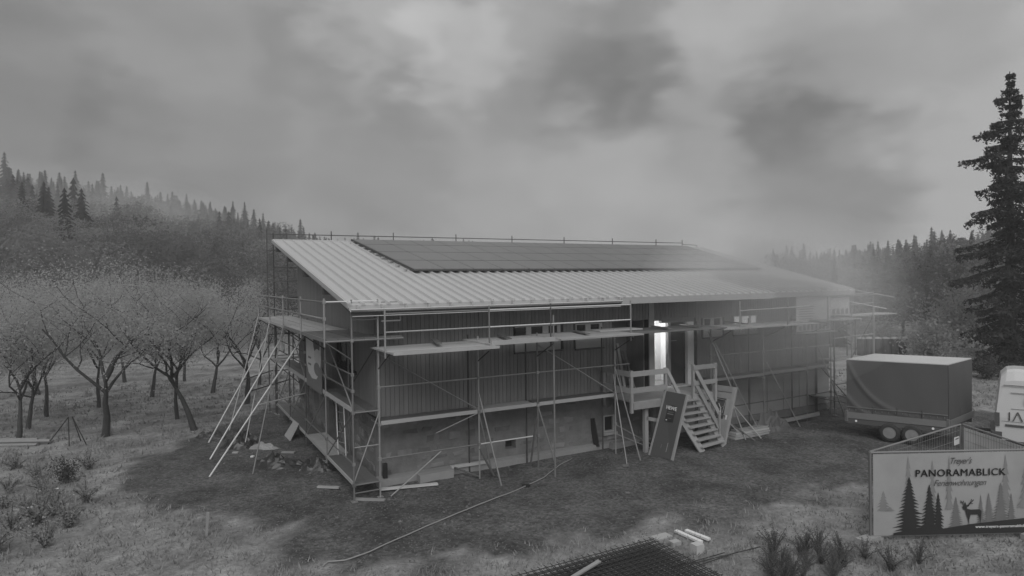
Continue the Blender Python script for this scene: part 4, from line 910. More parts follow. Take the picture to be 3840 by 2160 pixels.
OR = [(-4.42, 10.54, 1, 0, .2, 'orchard tree with a forked trunk standing nearest to the raking props'), (-5.0, 13.23, 3, .95, 1.4, 'orchard tree directly behind the forked one by the raking props'),
      (-7.55, 11.29, 1, 1.05, 2.2, 'large spreading orchard tree with arching dark limbs, widest in the orchard'), (-10.46, 12.36, 2, 1.05, 0, 'orchard tree with a leaning trunk above the pale poles at the left edge'),
      (-10.54, 14.9, 0, .9, 3, 'orchard tree behind the leaning one at the left edge'), (-10.2, 17.2, 3, 1, 4, 'orchard tree with a thick dark trunk in the second row at left'),
      (-1.9, 15.6, 4, 1.12, .6, 'thinly leaved dark orchard tree seen through the raking props'), (-6.07, 20.5, 0, 1, 2.7, 'orchard tree in the far row left of the forked pair'),
      (-3.2, 20.0, 2, 1, 5, 'orchard tree in the far row behind the forked pair'), (-8.3, 18.6, 3, 1, 1, 'orchard tree in the far row behind the large spreading one'),
      (-.6, 21.5, 0, 1, 2, 'orchard tree in the far row behind the far end of the gable scaffold'), (-13.2, 15.5, 1, .95, 3.3, 'orchard tree cut by the left edge of the view'),
      (-4.4, 26.0, 3, 1.0, 4, 'orchard tree deep in the meadow behind the far row, by the barn'), (-7.6, 27.0, 0, 1.05, .7, 'orchard tree deep in the meadow, middle of the last row'), (-11.6, 25.0, 2, 1.1, 1.9, 'orchard tree deep in the meadow at the left end of the last row'), (-14.5, 21.0, 1, 1, 5.2, 'orchard tree at the far left beyond the leaning one')]
for x, y, k_, s_, ro, lb in OR: place_tree('orchard_tree', OT[k_], x, y, s_ or 1.0, ro, lb, 'tree', 'orchard trees on the meadow')

def spruce(seed, h, rad, levels=34, per=8, dens=26, leafsize=.22):
    g_ = np.random.default_rng(seed); q = random.Random(seed); wood = MB().tube([(0, 0, 0), (0, 0, h*.5), (0, 0, h)], [.32, .2, .02], 8); P_ = []; NV = []
    for i in range(levels):
        t_ = i/(levels-1); zz = h*(.06+.93*t_); L_ = rad*min(1, (1-t_)*3.0+.05)*(.72+.30*math.sin(i*1.7))*q.uniform(.8, 1.1)
        L_ = max(.25, L_)
        for k_ in range(per):
            az_ = q.uniform(0, 2*math.pi); ll = L_*q.uniform(.6, 1.15); dx, dy = math.cos(az_), math.sin(az_); droop = .42*(1-t_)+.10
            pts = [(dx*ll*s_, dy*ll*s_, zz-droop*ll*(s_**1.2)+.22*ll*max(0, s_-.7)) for s_ in (0, .35, .7, 1)]
            wood.tube(pts, [.05*(1-t_)+.012, .03, .018, .008], 4, False)
            m_ = int(dens*ll/rad)+7; s_ = np.sqrt(g_.uniform(.03, 1, m_)); wid = (.28+.22*(1-s_))*ll*.55
            off = g_.normal(size=m_)*wid*.55
            px_ = dx*ll*s_-dy*off; py_ = dy*ll*s_+dx*off; pz_ = zz-droop*ll*(s_**1.2)+.22*ll*np.maximum(0, s_-.7)-np.abs(g_.normal(size=m_))*.16-np.abs(off)*.25
            P_.append(np.stack([px_, py_, pz_], 1))
    P_ = np.concatenate(P_); return wood.mesh('trunk', 'bark_dark'), leaves(P_, leafsize*1.35, g_, 'needle', 'crown', .6, .42)
SP = spruce(5, 18.0, 2.9, 38, 10, 150, .17)
place_tree('spruce_tree', SP, 39.0, .75, 1.0, .4, 'tall dark spruce rising above everything at the right edge', 'tree')
SP2 = spruce(8, 16.6, 3.0, 34, 10, 140, .17)
place_tree('spruce_tree', SP2, 40.2, -2.6, 1.0, 2.4, 'second dark spruce standing close behind the tallest one at the right edge', 'tree')

def conifer_t(seed, fine):
    g_ = np.random.default_rng(seed); q = random.Random(seed); h = 17.; n_ = 13 if not fine else 26; mb = MB(); rad = q.uniform(2.2, 3.0)
    for i in range(n_):
        t_ = i/n_; zz = h*(.08+.92*t_); r_ = rad*(1-t_)**.85*q.uniform(.8, 1.15)+.12; k_ = (7 if not fine else 11); az0 = q.uniform(0, 6)
        for j in range(k_):
            a_ = az0+2*math.pi*j/k_+q.uniform(-.15, .15); rr_ = r_*q.uniform(.7, 1.2); w_ = .42 if not fine else .30
            mb.add([(0, 0, zz+h/n_*.9), (rr_*math.cos(a_-w_), rr_*math.sin(a_-w_), zz-rr_*.30), (rr_*1.12*math.cos(a_), rr_*1.12*math.sin(a_), zz-rr_*.52), (rr_*math.cos(a_+w_), rr_*math.sin(a_+w_), zz-rr_*.34)], [(0, 1, 2), (0, 2, 3)])
    mb.add([(-.2, -.2, 0), (.2, -.2, 0), (0, .25, 0), (0, 0, h*.9)], [(0, 1, 3), (1, 2, 3), (2, 0, 3)])
    return np.array(mb.v), np.array(mb.f[:-3]+mb.f[-3:], dtype=int)
def broad_t(seed, n_, size):
    g_ = np.random.default_rng(seed); cl = []
    for _ in range(9): cl.append((g_.normal(0, 1.7), g_.normal(0, 1.7), g_.uniform(4.5, 10.5), g_.uniform(1.4, 2.5)))
    P_ = []
    for cx_, cy_, cz_, cr in cl:
        d_ = g_.normal(size=(n_//9, 3)); d_ /= np.linalg.norm(d_, axis=1)[:, None]; P_.append(np.array([cx_, cy_, cz_])+d_*cr*g_.uniform(.7, 1.08, (len(d_), 1))*np.array([1, 1, .85]))
    P_ = np.concatenate(P_); m_ = len(P_)
    nrm = g_.normal(size=(m_, 3)); nrm /= np.linalg.norm(nrm, axis=1)[:, None]; t_ = g_.normal(size=(m_, 3)); a_ = np.cross(nrm, t_); a_ /= np.linalg.norm(a_, axis=1)[:, None]; b_ = np.cross(nrm, a_)
    s_ = (size*g_.uniform(.6, 1.4, m_))[:, None]
    v_ = np.stack([P_-a_*s_, P_-b_*s_*.7+nrm*.0, P_+a_*s_, ], 1).reshape(-1, 3); f_ = np.arange(3*m_).reshape(-1, 3)
    tv = np.array([(-.2, -.2, 0), (.2, -.2, 0), (0, .25, 0), (0, 0, 7.)]); tf = np.array([(0, 1, 3), (1, 2, 3), (2, 0, 3)])+len(v_)
    return np.concatenate([v_, tv]), np.concatenate([f_, tf])
CF = [conifer_t(20+i, True) for i in range(3)]; BFt = [broad_t(30+i, 4200, .17) for i in range(5)]
CFc = [conifer_t(40+i, False) for i in range(3)]; BFc = [broad_t(50+i, 620, .40) for i in range(4)]
mCF = [np_mesh('conifer', v_, f_, 'conifer') for v_, f_ in CF]; mBF = [np_mesh('broadleaf', v_, f_, 'broad') for v_, f_ in BFt]
cand = []
fr = random.Random(99)
for _ in range(9000):
    az = fr.uniform(-13, 74); d = math.sqrt(fr.uniform(60**2, 345**2))
    if 25.5 < az < 51: continue
    if az < 30 and d < 68+6*math.sin(az*.7): continue
    if az >= 51 and d < 60: continue
    x, y = CAM.x+d*math.sin(R(az)), CAM.y+d*math.cos(R(az)); md = 4.3+(d*.006 if d < 285 else .2)
    if any((x-c[0])**2+(y-c[1])**2 < md*md for c in cand[-1500:]): continue
    cand.append((x, y, d, az))
cand = [c for c in cand if 5.97+c[2]*(ridge_slope(c[3])-.012)-(gz(c[0], c[1])-.6) > 5.5]
cand.sort(key=lambda c: c[2])
ridge = [c for c in cand if c[2] > 300]; near = [c for c in cand if c[2] <= 300]; fr.shuffle(ridge)
ind = near[:225]+ridge[:70]; rest = near[225:]+ridge[70:]
def is_con(c):
    if c[2] > 285: return fr.random() < .92
    f_ = fbm(c[0], c[1], .03, 4)
    return (f_+(.5*(c[2]-150)/75 if c[3] < 40 else .22+.3*(c[2] > 110))+fr.uniform(-.12, .12)) > .12
def tree_limit(c, con):   # keep the crowns of nearer trees below the skyline of the hill behind
    room = 5.97+c[2]*(ridge_slope(c[3])+(fr.uniform(-.006, .014) if c[2] > 285 else fr.uniform(-.03, -.006)))-(gz(c[0], c[1])-.6)
    return room/(17. if con else 12.)
for c in ind:
    con = is_con(c); s_ = min(fr.uniform(.75, 1.15), tree_limit(c, con))*(fr.uniform(.7, 1.0) if c[2] > 285 else 1)
    if s_ < .3: continue
    right = c[3] > 40; far = c[2] > 300; ww_ = 1.45 if far else 1.15
    me_ = fr.choice(mCF if con else mBF); o = bpy.data.objects.new('forest_conifer' if con else 'forest_broadleaf', me_); col.objects.link(o)
    o.location = (c[0], c[1], gz(c[0], c[1])-.6); o.scale = (s_*ww_, s_*ww_, s_*fr.uniform(.9, 1.12)); o.rotation_euler = (0, 0, fr.uniform(0, 6.28))
    side = 'right' if right else 'left'
    if far: tag(o, ('dark pointed conifer' if con else 'round crowned tree')+f' standing on the skyline of the wooded hill on the {side}', 'tree', f'skyline trees {"conifer" if con else "broadleaf"} {side}')
    else: tag(o, ('dark pointed conifer' if con else 'pale round crowned broadleaf tree')+f' in the forest on the slope on the {side}', 'tree', f'forest slope {"conifers" if con else "broadleaf trees"} {side}')
for nm, tps, pick in (('conifer_forest', CFc, True), ('broadleaf_forest', BFc, False)):
    VV, FF, k_ = [], [], 0
    for c in rest:
        if is_con(c) != pick: continue
        if tree_limit(c, pick) < .3: continue
        v_, f_ = fr.choice(tps); a_ = fr.uniform(0, 6.28); s_ = min(fr.uniform(.8, 1.15), tree_limit(c, pick))*(fr.uniform(.65, 1.0) if c[2] > 285 else 1); ca, sa = math.cos(a_)*s_*1.35, math.sin(a_)*s_*1.35
        VV.append(np.stack([v_[:, 0]*ca-v_[:, 1]*sa+c[0], v_[:, 0]*sa+v_[:, 1]*ca+c[1], v_[:, 2]*s_*fr.uniform(.9, 1.1)+gz(c[0], c[1])-.6], 1)); FF.append(f_+k_); k_ += len(v_)
    o = link(bpy.data.objects.new(nm, np_mesh(nm, np.concatenate(VV), np.concatenate(FF), 'conifer' if pick else 'broad')))
    o['kind'] = 'stuff'; o['label'] = ('dark conifers' if pick else 'pale broadleaf trees')+' of the far hillside forest behind the nearer trees'

# shrubs --------------------------------------------------
def shrub(seed, h, rad, nleaf, size, mt, spiky=0.):
    g_ = np.random.default_rng(seed); q = random.Random(seed); wood = MB(); P_ = []
    for i in range(12):
        az_ = q.uniform(0, 6.28); out_ = q.uniform(.1, 1)*rad; hh = h*q.uniform(.55, 1)*(1-.3*out_/rad)
        pts = [(0, 0, -.02), (math.cos(az_)*out_*.4, math.sin(az_)*out_*.4, hh*.55), (math.cos(az_)*out_, math.sin(az_)*out_, hh)]; wood.tube(pts, [.02*h**.5, .012, .005], 4, False)
        for k_ in range(nleaf//12):
            t_ = q.uniform(.25 if not spiky else .1, 1.05); a_, b_ = (pts[0], pts[1]) if t_ < .5 else (pts[1], pts[2]); u_ = (t_*2) % 1 if t_ < 1 else 1.
            P_.append([a_[j]+(b_[j]-a_[j])*u_ for j in range(3)])
    P_ = np.array(P_); P_ += g_.normal(size=P_.shape)*rad*(.17 if not spiky else .06); P_[:, 2] = np.maximum(P_[:, 2], .02)
    return wood.mesh('stem', 'weed'), leaves(P_, size, g_, mt, 'foliage')
SL = [shrub(60+i, 3.6, 2.2, 3000, .16, 'leaf_l') for i in range(2)]; SD = shrub(64, 2.6, 1.5, 2200, .16, 'leaf_d')
for i, (x, y, s_, t_, lb) in enumerate([(39.6, 4.9, .9, SL[0], 'pale bushy shrub behind the pale roof of the box trailer, left one'), (37.2, 3.8, 1.15, SL[1], 'tallest pale shrub behind the right end of the box trailer'), (44.5, 12.5, .9, SL[1], 'low pale shrub beside the dark wrapped bales'),
      (35.2, 2.0, .6, SL[0], 'low pale shrub between trailer and white van'), (35.6, .4, .6, SD, 'dark pointed bush left of the white van roof'), (36.2, 2.9, .45, SD, 'small dark bush at the foot of the tallest pale shrub'), (45.0, 6.5, 1.6, SL[0], 'broad pale shrub deeper behind the trailer'), (46, 2.5, 1.7, SL[1], 'large pale shrub at the foot of the tall spruces')]):
    r_ = place_tree('shrub', t_, x, y, s_, i*1.3, lb, 'shrub'); 
WD = [shrub(70+i, .75, .5, 1300, .032, 'weed_leaf', 1.) for i in range(3)]; WL = [shrub(75+i, .7, .5, 700, .06, 'leaf_l', 1.) for i in range(2)]
for i, (x, y) in enumerate([(5.15, -9.65), (5.67, -9.5), (5.9, -9.9), (6.49, -9.83), (6.95, -10.0), (6.1, -9.0), (6.7, -9.3), (5.4, -10.2), (6.2, -10.3), (7.3, -10.8), (4.9, -9.9), (7.0, -9.4), (3.3, -10.3), (8.1, -10.9), (5.5, -9.9), (6.2, -9.7), (6.7, -10.2), (5.9, -10.5), (5.2, -9.95), (7.4, -10.2), (6.4, -9.4), (5.75, -9.2)]):
    place_tree('weed_clump', WD[i % 3], x, y, rng.uniform(.45, .95), i*1.1, 'dark stemmed weed clump in the pale grass left of the forest banner', 'weeds', 'dark weed clumps by the banner')
LPL = [(-8.6, 4.4), (-9.77, 7.68), (-9.48, 4.78), (-8.72, 2.59), (-8.24, 1.25), (-8.0, 1.95), (-8.78, .98), (-7.58, .65), (-7.69, 6.42), (-9.3, 3.3), (-9.0, 6.0), (-8.3, 3.2), (-7.4, 2.6), (-8.9, -.2), (-7.9, -.4), (-9.5, 1.9)]
for i, (x, y) in enumerate(LPL):
    place_tree('flowering_weed', WL[i % 2], x, y, rng.uniform(.8, 1.35), i*1.7, 'leafy weed clump growing in the rough ground at lower left', 'weeds', 'weed clumps at lower left')
bl = MB(); g_ = np.random.default_rng(3)
BP = np.stack([g_.normal(-8.35, .55, 60), g_.normal(1.75, .9, 60), g_.uniform(.2, .6, 60)], 1)
o = link(bpy.data.objects.new('blossom', leaves(BP, .055, g_, 'blossom', 'blossom', 1.2, .9))); o['kind'] = 'stuff'; o['label'] = 'small pale blossoms over the weeds at lower left'
DB = shrub(81, .9, .55, 900, .06, 'leaf_d'); place_tree('bush', DB, -8.1, 5.0, 1.0, .3, 'small dark round bush above the pale blossoms at lower left', 'bush')

# grass blades and gravel --------------------------------------------------
g_ = np.random.default_rng(17)
def scatter(n_, rmin, rmax, az0, az1, pw=1.6):
    a_ = np.radians(g_.uniform(az0, az1, n_)); d_ = rmin+(rmax-rmin)*g_.uniform(0, 1, n_)**pw
    return np.stack([CAM.x+d_*np.sin(a_), CAM.y+d_*np.cos(a_)], 1)
S_ = scatter(15000, 9.5, 45, -14, 71, 1.5); keep = []
for x, y in S_:
    sdv = yard_sd(x, y)+.5*fbm(x, y, .9, 5)
    if sdv > .05 and not (0 < x < 21 and 0 < y < 12.2) and not (-2.0 < x < 3.9 and -10 < y < -7.4): keep.append((x, y, gz(x, y)))
    elif sdv > -1.5 and g_.random() < .03 and y < -.6: keep.append((x, y, gz(x, y)))
K = np.array(keep); nb = 6; Pb = np.repeat(K, nb, 0); n_ = len(Pb); Pb[:, :2] += g_.normal(size=(n_, 2))*.10
dcam = np.hypot(Pb[:, 0]-CAM.x, Pb[:, 1]-CAM.y); hgt = g_.uniform(.03, .11, n_)*(1+.015*dcam); a_ = g_.uniform(0, 6.28, n_); ln = g_.normal(size=(n_, 2))*.45; w_ = .006+.0006*dcam
tip = Pb+np.stack([ln[:, 0]*hgt, ln[:, 1]*hgt, hgt], 1); sx_ = np.stack([np.cos(a_)*w_, np.sin(a_)*w_, np.zeros(n_)], 1)
Vb = np.stack([Pb-sx_, Pb+sx_, tip], 1).reshape(-1, 3)
o = link(bpy.data.objects.new('grass', np_mesh('grass', Vb, np.arange(3*n_).reshape(-1, 3), 'grassm'))); o['kind'] = 'stuff'; o['label'] = 'pale tufts of grass over the meadow and the yard edges'
S_ = scatter(16000, 10, 34, -14, 71, 1.3); keep = [(x, y, gz(x, y)) for x, y in S_ if yard_sd(x, y)+.5*fbm(x, y, .9, 5) < .2 and not (0 < x < 21 and 0 < y < 12.2)]
K = np.array(keep); n_ = len(K); oc = np.array([(1, 0, 0), (0, 1, 0), (-1, 0, 0), (0, -1, 0), (0, 0, .7), (0, 0, -.7)]); of_ = np.array([(0, 1, 4), (1, 2, 4), (2, 3, 4), (3, 0, 4), (1, 0, 5), (2, 1, 5), (3, 2, 5), (0, 3, 5)])
sz = (g_.uniform(.012, .034, n_)*(1+(g_.random(n_) > .985)*1.6))[:, None, None]; jit = g_.uniform(.6, 1.3, (n_, 6, 1)); an = g_.uniform(0, 6.28, n_)
rot = np.stack([np.stack([np.cos(an), -np.sin(an), 0*an], 1), np.stack([np.sin(an), np.cos(an), 0*an], 1), np.stack([0*an, 0*an, 1+0*an], 1)], 1)
Vp = np.einsum('nij,nkj->nki', rot, oc[None]*jit*sz)+K[:, None, :]
o = link(bpy.data.objects.new('gravel', np_mesh('gravel', Vp.reshape(-1, 3), (of_[None]+6*np.arange(n_)[:, None, None]).reshape(-1, 3), 'pebble'))); o['kind'] = 'stuff'; o['label'] = 'loose dark gravel stones over the building yard'

# ------------------------------------------------------------------ loose things in the yard
hs = [(-2.6, -4.75), (-2.46, -4.61), (-2.15, -4.73), (-1.67, -4.64), (-1.11, -4.4), (.07, -3.83), (1.38, -3.3), (2.82, -2.8), (4.56, -1.96), (5.65, -1.16), (6.61, -.66)]
hp = []
for i in range(len(hs)-1):
    for k_ in range(4): a_ = Vector(hs[i]).lerp(Vector(hs[i+1]), k_/4); hp.append((a_.x, a_.y, gz(a_.x, a_.y)+.035))
o = MB().tube(hp, .015, 6).build('hose', 'hose', None, True); tag(o, 'long pale hose lying curved across the gravel yard', 'hose')
lr = Vector((.877, -.48, 0)); back = Vector((.48, .877, 0))
for i, (off, s0, s1, h_) in enumerate([(0.0, -4.4, -.35, .06), (.22, -4.2, -.05, .06), (.45, -4.4, -.1, .06), (.12, -4.5, .05, .17), (.68, -4.2, -.5, .06), (.36, -4.4, -.6, .17)]):
    p0 = Vector((-9.35, 10.75, 0))+back*off
    o = ptube('pole', 'pipe', p0+lr*s0+Vector((0, 0, h_)), p0+lr*s1+Vector((0, 0, h_+.02)), .065)
    tag(o, ['pale round pole lying in front, nearest of the pole pile at left', 'pale round pole on the grass, second from the front of the pole pile', 'pale round pole on the grass in the middle of the pole pile', 'pale round pole on top of the front two poles of the pile', 'pale round pole lying at the back of the pole pile', 'shorter pale round pole on top of the pole pile at the back'][i], 'pole', 'pale poles piled at left')
tp = thing('tripod_frame', (-8.7, 10.4, 0), 'small four legged frame of dark stakes standing on the meadow right of the pale poles', 'frame')
apx = Vector((-8.65, 10.6, 1.05))
for q_ in ((-9.35, 10.9), (-8.6, 10.2), (-8.05, 10.2), (-8.3, 10.9)): ptube('leg', 'bark_dark', (q_[0], q_[1], gz(*q_)-.02), apx+Vector((.12*(q_[0] > -8.4), 0, 0)), .018, tp)
def crumple(name, x, y, rx, ry, h, mt, label, seed, rot=0.):
    mb = MB(); n_ = 16; ca, sa = math.cos(rot), math.sin(rot)
    for j in range(n_+1):
        for i in range(n_+1):
            u, v = i/n_*2-1, j/n_*2-1; r_ = math.sqrt(u*u+v*v); px_, py_ = u*rx*(1+.25*fbm(u, v, 1.5, seed)), v*ry*(1+.25*fbm(v, u, 1.5, seed+3))
            hh = max(0, 1-r_**1.6)*h*(.75+1.5*abs(fbm(u, v, 2.6, seed+1)))+.06*fbm(u, v, 5, seed+2)*h*3*max(0, 1.1-r_)
            wx, wy = x+px_*ca-py_*sa, y+px_*sa+py_*ca; mb.v.append((wx, wy, gz(wx, wy)-.03*(r_ > 1.02)+max(.008, hh)))
    mb.f = [(j*(n_+1)+i, j*(n_+1)+i+1, (j+1)*(n_+1)+i+1, (j+1)*(n_+1)+i) for j in range(n_) for i in range(n_)]
    mb.f = [q_ for q_ in mb.f if sum(abs(mb.v[k_][0]-x) > rx*1.6 for k_ in q_) == 0]
    o = mb.build(name, mt); tag(o, label, 'sheet'); return o
crumple('crumpled_sheet', -3.05, 6.7, .75, .45, .42, 'tarp_ground', 'dark crumpled plastic sheet on the ground between the raking props', 1, -.5)
crumple('pale_sheet', -2.4, 6.0, .6, .16, .16, 'tarp_pale', 'narrow pale rumpled sheet beside the dark one by the raking props', 2, -.6)
crumple('crumpled_sheet', -2.3, 3.5, .95, .38, .30, 'tarp_ground', 'long dark crumpled sheet on the gravel in front of the gable scaffold', 3, -.5)
crumple('crumpled_sheet', -1.25, 2.4, .7, .3, .28, 'tarp_ground', 'small dark crumpled sheet under the gable scaffold', 4, -.4)
crumple('crumpled_sheet', -3.9, 8.6, .6, .25, .22, 'tarp_ground', 'flat dark sheet at the meadow edge behind the raking props', 5, -.4)
crumple('rolled_tarpaulin', 15.1, -1.55, .95, .4, .62, 'tarp', 'bulky dark rolled tarpaulin at the foot of the concrete wall right of the stairs', 6, -.2)
o = MB().hexa([(-1.38, 6.7, .01), (-1.34, 6.7, .01), (-1.34, 7.8, .01), (-1.38, 7.8, .01)], [(-1.04, 6.75, .62), (-1.0, 6.75, .62), (-1.0, 7.7, .58), (-1.04, 7.7, .58)]).build('insulation_board', 'whitegrey'); tag(o, 'pale board leaning against the lowest deck of the gable scaffold', 'board')
CL = [(-1.9, 5.0, .5, .12, 'timber', 'short plank lying in the gravel under the gable scaffold'), (-1.6, .6, .7, .1, 'deck', 'pale plank end lying beside the nearest gable scaffold standard'), (-2.9, 5.1, .12, .09, 'white', 'small white offcut near the dark crumpled sheet'), (-3.4, 5.9, .22, .08, 'whitegrey', 'pale stone chip beside the raking props'),
      (-.9, -.9, .9, .12, 'timber', 'plank lying under the nearest corner of the gable scaffold'), (3.6, -2.3, .25, .09, 'black', 'small dark block on the gravel below the front scaffold'), (7.2, -2.4, .2, .15, 'stone', 'loose stone below the front scaffold left of the landing'), (19.6, -2.9, .6, .12, 'timber', 'short plank on the gravel near the end scaffold')]
for x_, y_, l_, w_, mt_, lb_ in CL:
    o = pbar('offcut', mt_, (x_, y_, gz(x_, y_)+.04), (x_+l_*.75, y_-l_*.6, gz(x_, y_)+.045), w_, .05); tag(o, lb_, 'offcut')
# slabs, boards and blocks along the barn
def bx(name, mt, a, b_, label, cat, group=None): o = pbox(name, mt, a, b_); return tag(o, label, cat, group)
o = MB().hexa([(1.1, -.62, -.02), (2.2, -.58, -.02), (2.2, -.36, -.02), (1.1, -.36, -.02)], [(1.1, -.62, .24), (2.2, -.58, .26), (2.2, -.36, .26), (1.1, -.36, .24)]).build('concrete_slab', 'concrete'); tag(o, 'pale concrete slab standing against the footing near the left corner', 'slab')
o = pbar('long_plank', 'timber_pale', (-.15, -.7, .08), (1.5, -1.0, .05), .16, .04); tag(o, 'pale plank lying on the ground at the left corner of the barn', 'plank')
o = pbar('insulation_strip', 'white_board', (2.2, -.33, .26), (3.4, -.32, .24), .10, .09); tag(o, 'bright insulation strip lying on the footing of the stone wall', 'strip')
bx('black_box', 'black', (.1, -.3, .24), (.22, -.18, .66), 'narrow black box standing on the footing near the left corner', 'box')
o = pbar('dark_board', 'bark_dark', (7.75, -.28, .12), (7.7, -.08, 1.08), .30, .04, up=(1, 0, 0)); tag(o, 'dark board leaning upright against the stone wall left of the basement window', 'board')
o = MB().hexa([(8.25, -.55, .0), (9.3, -.5, .0), (9.3, -.3, .0), (8.25, -.3, .0)], [(8.3, -.5, .2), (9.25, -.48, .2), (9.25, -.3, .22), (8.3, -.3, .22)]).build('stone_block', 'stone'); tag(o, 'pale rough stone block below the basement window', 'block')
for i in range(4): o = pbox('stacked_board', 'timber' if i % 2 else 'deck', (12.75+.1*i, -1.9+.06*i, .02+.07*i), (14.6+.12*i, -1.45, .08+.07*i)); tag(o, ['bottom board of the low stack right of the stairs', 'second board from the bottom of the low stack right of the stairs', 'third board from the bottom of the low stack right of the stairs', 'top board of the low stack right of the stairs'][i], 'board', 'stacked boards')
o = pbar('round_log', 'timber', (16.0, -1.15, .16), (18.6, -1.1, .2), .12, .12); tag(o, 'long pale beam lying along the concrete base right of the rolled tarpaulin', 'beam')
o = pbar('metal_beam', 'steel_bright', (19.9, -1.5, .12), (21.6, -2.0, .1), .10, .05); tag(o, 'bright metal beam lying on the ground in front of the end scaffold', 'beam')
# reinforcement mats
for m_i in range(5):
    mb = MB(); zt_ = .05+.055*m_i; ox, oy = rng.uniform(-.06, .06), rng.uniform(-.05, .05); x0_, x1_, y0_, y1_ = -2.2+ox, 3.85+ox, -9.9+oy, -7.52+oy
    k_ = 0
    while x0_+k_*.15 <= x1_+.001: mb.tube([(x0_+k_*.15, y0_, zt_), (x0_+k_*.15, y1_, zt_+.004)], .0075, 4, False); k_ += 1
    k_ = 0
    while y0_+k_*.15 <= y1_+.001: mb.tube([(x0_, y0_+k_*.15, zt_+.014), (x1_, y0_+k_*.15, zt_+.014)], .0085, 4, False); k_ += 1
    o = mb.build('rebar_mat', 'rebar'); tag(o, ['reinforcement mesh mat at the bottom of the flat stack in the foreground', 'second mesh mat from the bottom of the flat stack in the foreground', 'middle mesh mat of the flat stack in the foreground', 'second mesh mat from the top of the flat stack in the foreground', 'topmost reinforcement mesh mat of the flat stack in the foreground'][m_i], 'mesh mat', 'stacked reinforcement mats')
bx('mat_bearer', 'bark_dark', (-2.3, -7.75, -.01), (3.9, -7.65, .045), 'dark bearer beam under the far edge of the mesh mats', 'beam')
for i, (a_, b_) in enumerate((((4.98, -7.15), (5.02, -7.92)), ((5.2, -7.25), (5.28, -7.9)))): o = pbar('white_lath', 'white', (a_[0], a_[1], .06), (b_[0], b_[1], .06), .10, .05); tag(o, ['white lath on the grass beside the mesh mats, left of two', 'white lath on the grass beside the mesh mats, right of two'][i], 'lath', 'white laths')
bx('pale_block', 'white_board', (4.53, -8.27, 0), (4.75, -8.08, .2), 'pale cube block at the right corner of the mesh mats', 'block'); bx('pale_stone', 'whitegrey', (4.38, -7.72, 0), (4.6, -7.56, .1), 'small pale stone between the white laths and the mesh mats', 'stone'); bx('pale_tile', 'whitegrey', (4.3, -7.3, .0), (4.75, -7.05, .04), 'flat pale tile at the tip of the mesh mats', 'tile')
for i, (a_, b_) in enumerate((((4.0, -8.62), (5.9, -8.78)), ((4.1, -8.75), (5.3, -8.72)), ((3.6, -8.55), (5.0, -8.60)))): o = ptube('steel_rod', 'rebar', (a_[0], a_[1], .07), (b_[0], b_[1], .08), .012); tag(o, ['longest dark steel rod sticking out right of the mesh mats', 'shorter dark steel rod lying nearest beside the mesh mats', 'dark steel rod lying behind the longest one by the mesh mats'][i], 'rod', 'steel rods')
o = pbar('loose_plank', 'timber', (2.15, -8.0, .31), (1.1, -8.38, .31), .09, .03); tag(o, 'pale plank lying across the top of the mesh mats', 'plank')
o = pbar('ground_stake', 'timber', (-4.65, -1.67, -.05), (-4.6, -1.65, .55), .06, .06); tag(o, 'short weathered stake standing in the grass at lower left', 'stake')
bd = Vector((41.55-39.2, 8.56-10.2, 0))
for i in range(6):
    c = Vector((39.2, 10.2, 0))+bd*(i/5.); gz_ = gz(c.x, c.y)
    bt = thing('wrapped_bale', (c.x, c.y, gz_), ['dark wrapped bale at the left end of the row behind the trailer', 'second dark wrapped bale from the left behind the trailer', 'third dark wrapped bale from the left behind the trailer', 'fourth dark wrapped bale from the left behind the trailer', 'fifth dark wrapped bale from the left behind the trailer', 'dark wrapped bale at the right end of the row behind the trailer'][i], 'bale', 'wrapped bales in a row')
    MB().tube([(c.x, c.y, gz_), (c.x, c.y, 1.36)], .29, 14).build('wrap', 'bale', bt); MB().tube([(c.x, c.y, 1.36), (c.x, c.y, 1.44), (c.x, c.y, 1.5)], [.29, .24, .08], 14).build('top', 'bale_l', bt)

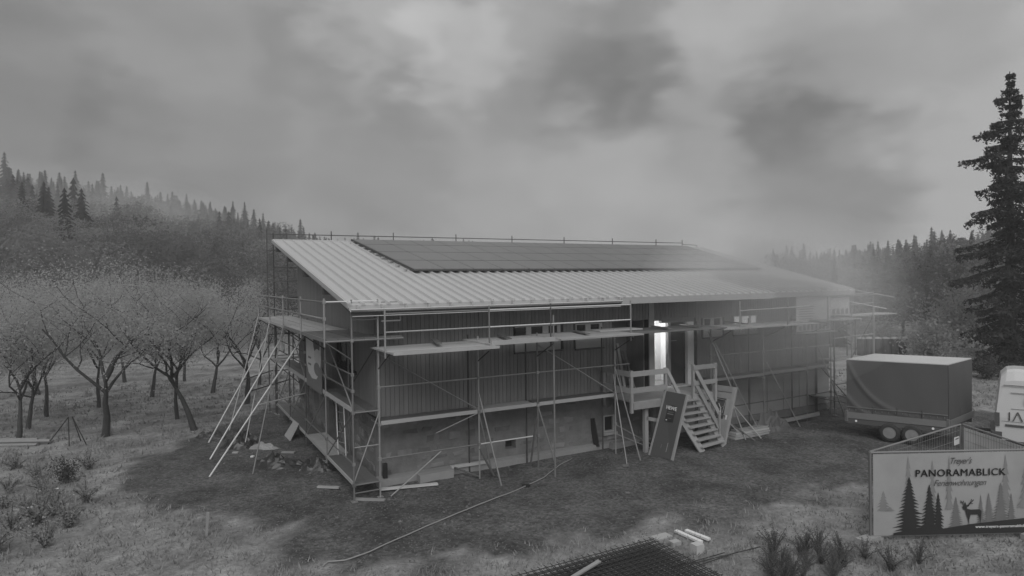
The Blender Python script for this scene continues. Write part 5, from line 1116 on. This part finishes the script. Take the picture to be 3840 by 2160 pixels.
# ------------------------------------------------------------------ haze
hz = MB().box((-430, -65, -4), (530, 530, 112)); hm = bpy.data.materials.new('haze_air'); hm.use_nodes = True; t_ = hm.node_tree; t_.nodes.clear()
ho = t_.nodes.new('ShaderNodeOutputMaterial'); pv_ = t_.nodes.new('ShaderNodeVolumePrincipled'); pv_.inputs['Color'].default_value = (.95, .95, .95, 1); pv_.inputs['Density'].default_value = .0012; pv_.inputs['Anisotropy'].default_value = 0.
t_.links.new(pv_.outputs[0], ho.inputs['Volume'])
o = hz.build('haze', hm); o['kind'] = 'stuff'; o['label'] = 'thin grey haze filling the valley'

mm_ = bpy.data.materials.new('smear_mist'); mm_.use_nodes = True; t_ = mm_.node_tree; t_.nodes.clear()  # volume added over the roof end to imitate smears on the lens
ho = t_.nodes.new('ShaderNodeOutputMaterial'); pv_ = t_.nodes.new('ShaderNodeVolumePrincipled'); pv_.inputs['Color'].default_value = (.97, .97, .97, 1); pv_.inputs['Density'].default_value = .024
t_.links.new(pv_.outputs[0], ho.inputs['Volume'])
def puff(cx, cy, cz, rx, ry, rz_, mb):
    k_ = len(mb.v); nu_, nv_2 = 28, 16
    for j in range(nv_2+1):
        for i in range(nu_):
            a_, b_ = 2*math.pi*i/nu_, math.pi*j/nv_2-math.pi/2; mb.v.append((cx+rx*math.cos(a_)*math.cos(b_), cy+ry*math.sin(a_)*math.cos(b_), cz+rz_*math.sin(b_)))
    mb.f += [(k_+j*nu_+i, k_+j*nu_+(i+1) % nu_, k_+(j+1)*nu_+(i+1) % nu_, k_+(j+1)*nu_+i) for j in range(nv_2) for i in range(nu_)]
for i in range(9):
    q_ = i/8; mb = MB(); puff(15.2+2.4*q_, -1.5+1.8*q_, 5.2+.9*q_, 5.4-3.6*q_, 5.0-2.8*q_, 3.6-2.3*q_, mb)
    o = mb.build('smear_mist', mm_); o['kind'] = 'stuff'; o['label'] = 'added haze standing in for lens smears over the right end of the barn roof'
mh_ = mm_.copy(); mh_.name = 'hillside_smear_mist'; [n__ for n__ in mh_.node_tree.nodes if n__.type == 'PRINCIPLED_VOLUME'][0].inputs['Density'].default_value = .0035  # thinner copy, added on the left slope for the same smeared look
for i in range(5):
    q_ = i/4; mb = MB(); puff(-14+4*q_, 160, 19+2*q_, 27-16*q_, 34-16*q_, 13-8*q_, mb)
    o = mb.build('hill_smear_mist', mh_); o['kind'] = 'stuff'; o['label'] = 'added pale haze standing in for lens smears on the wooded slope on the left'
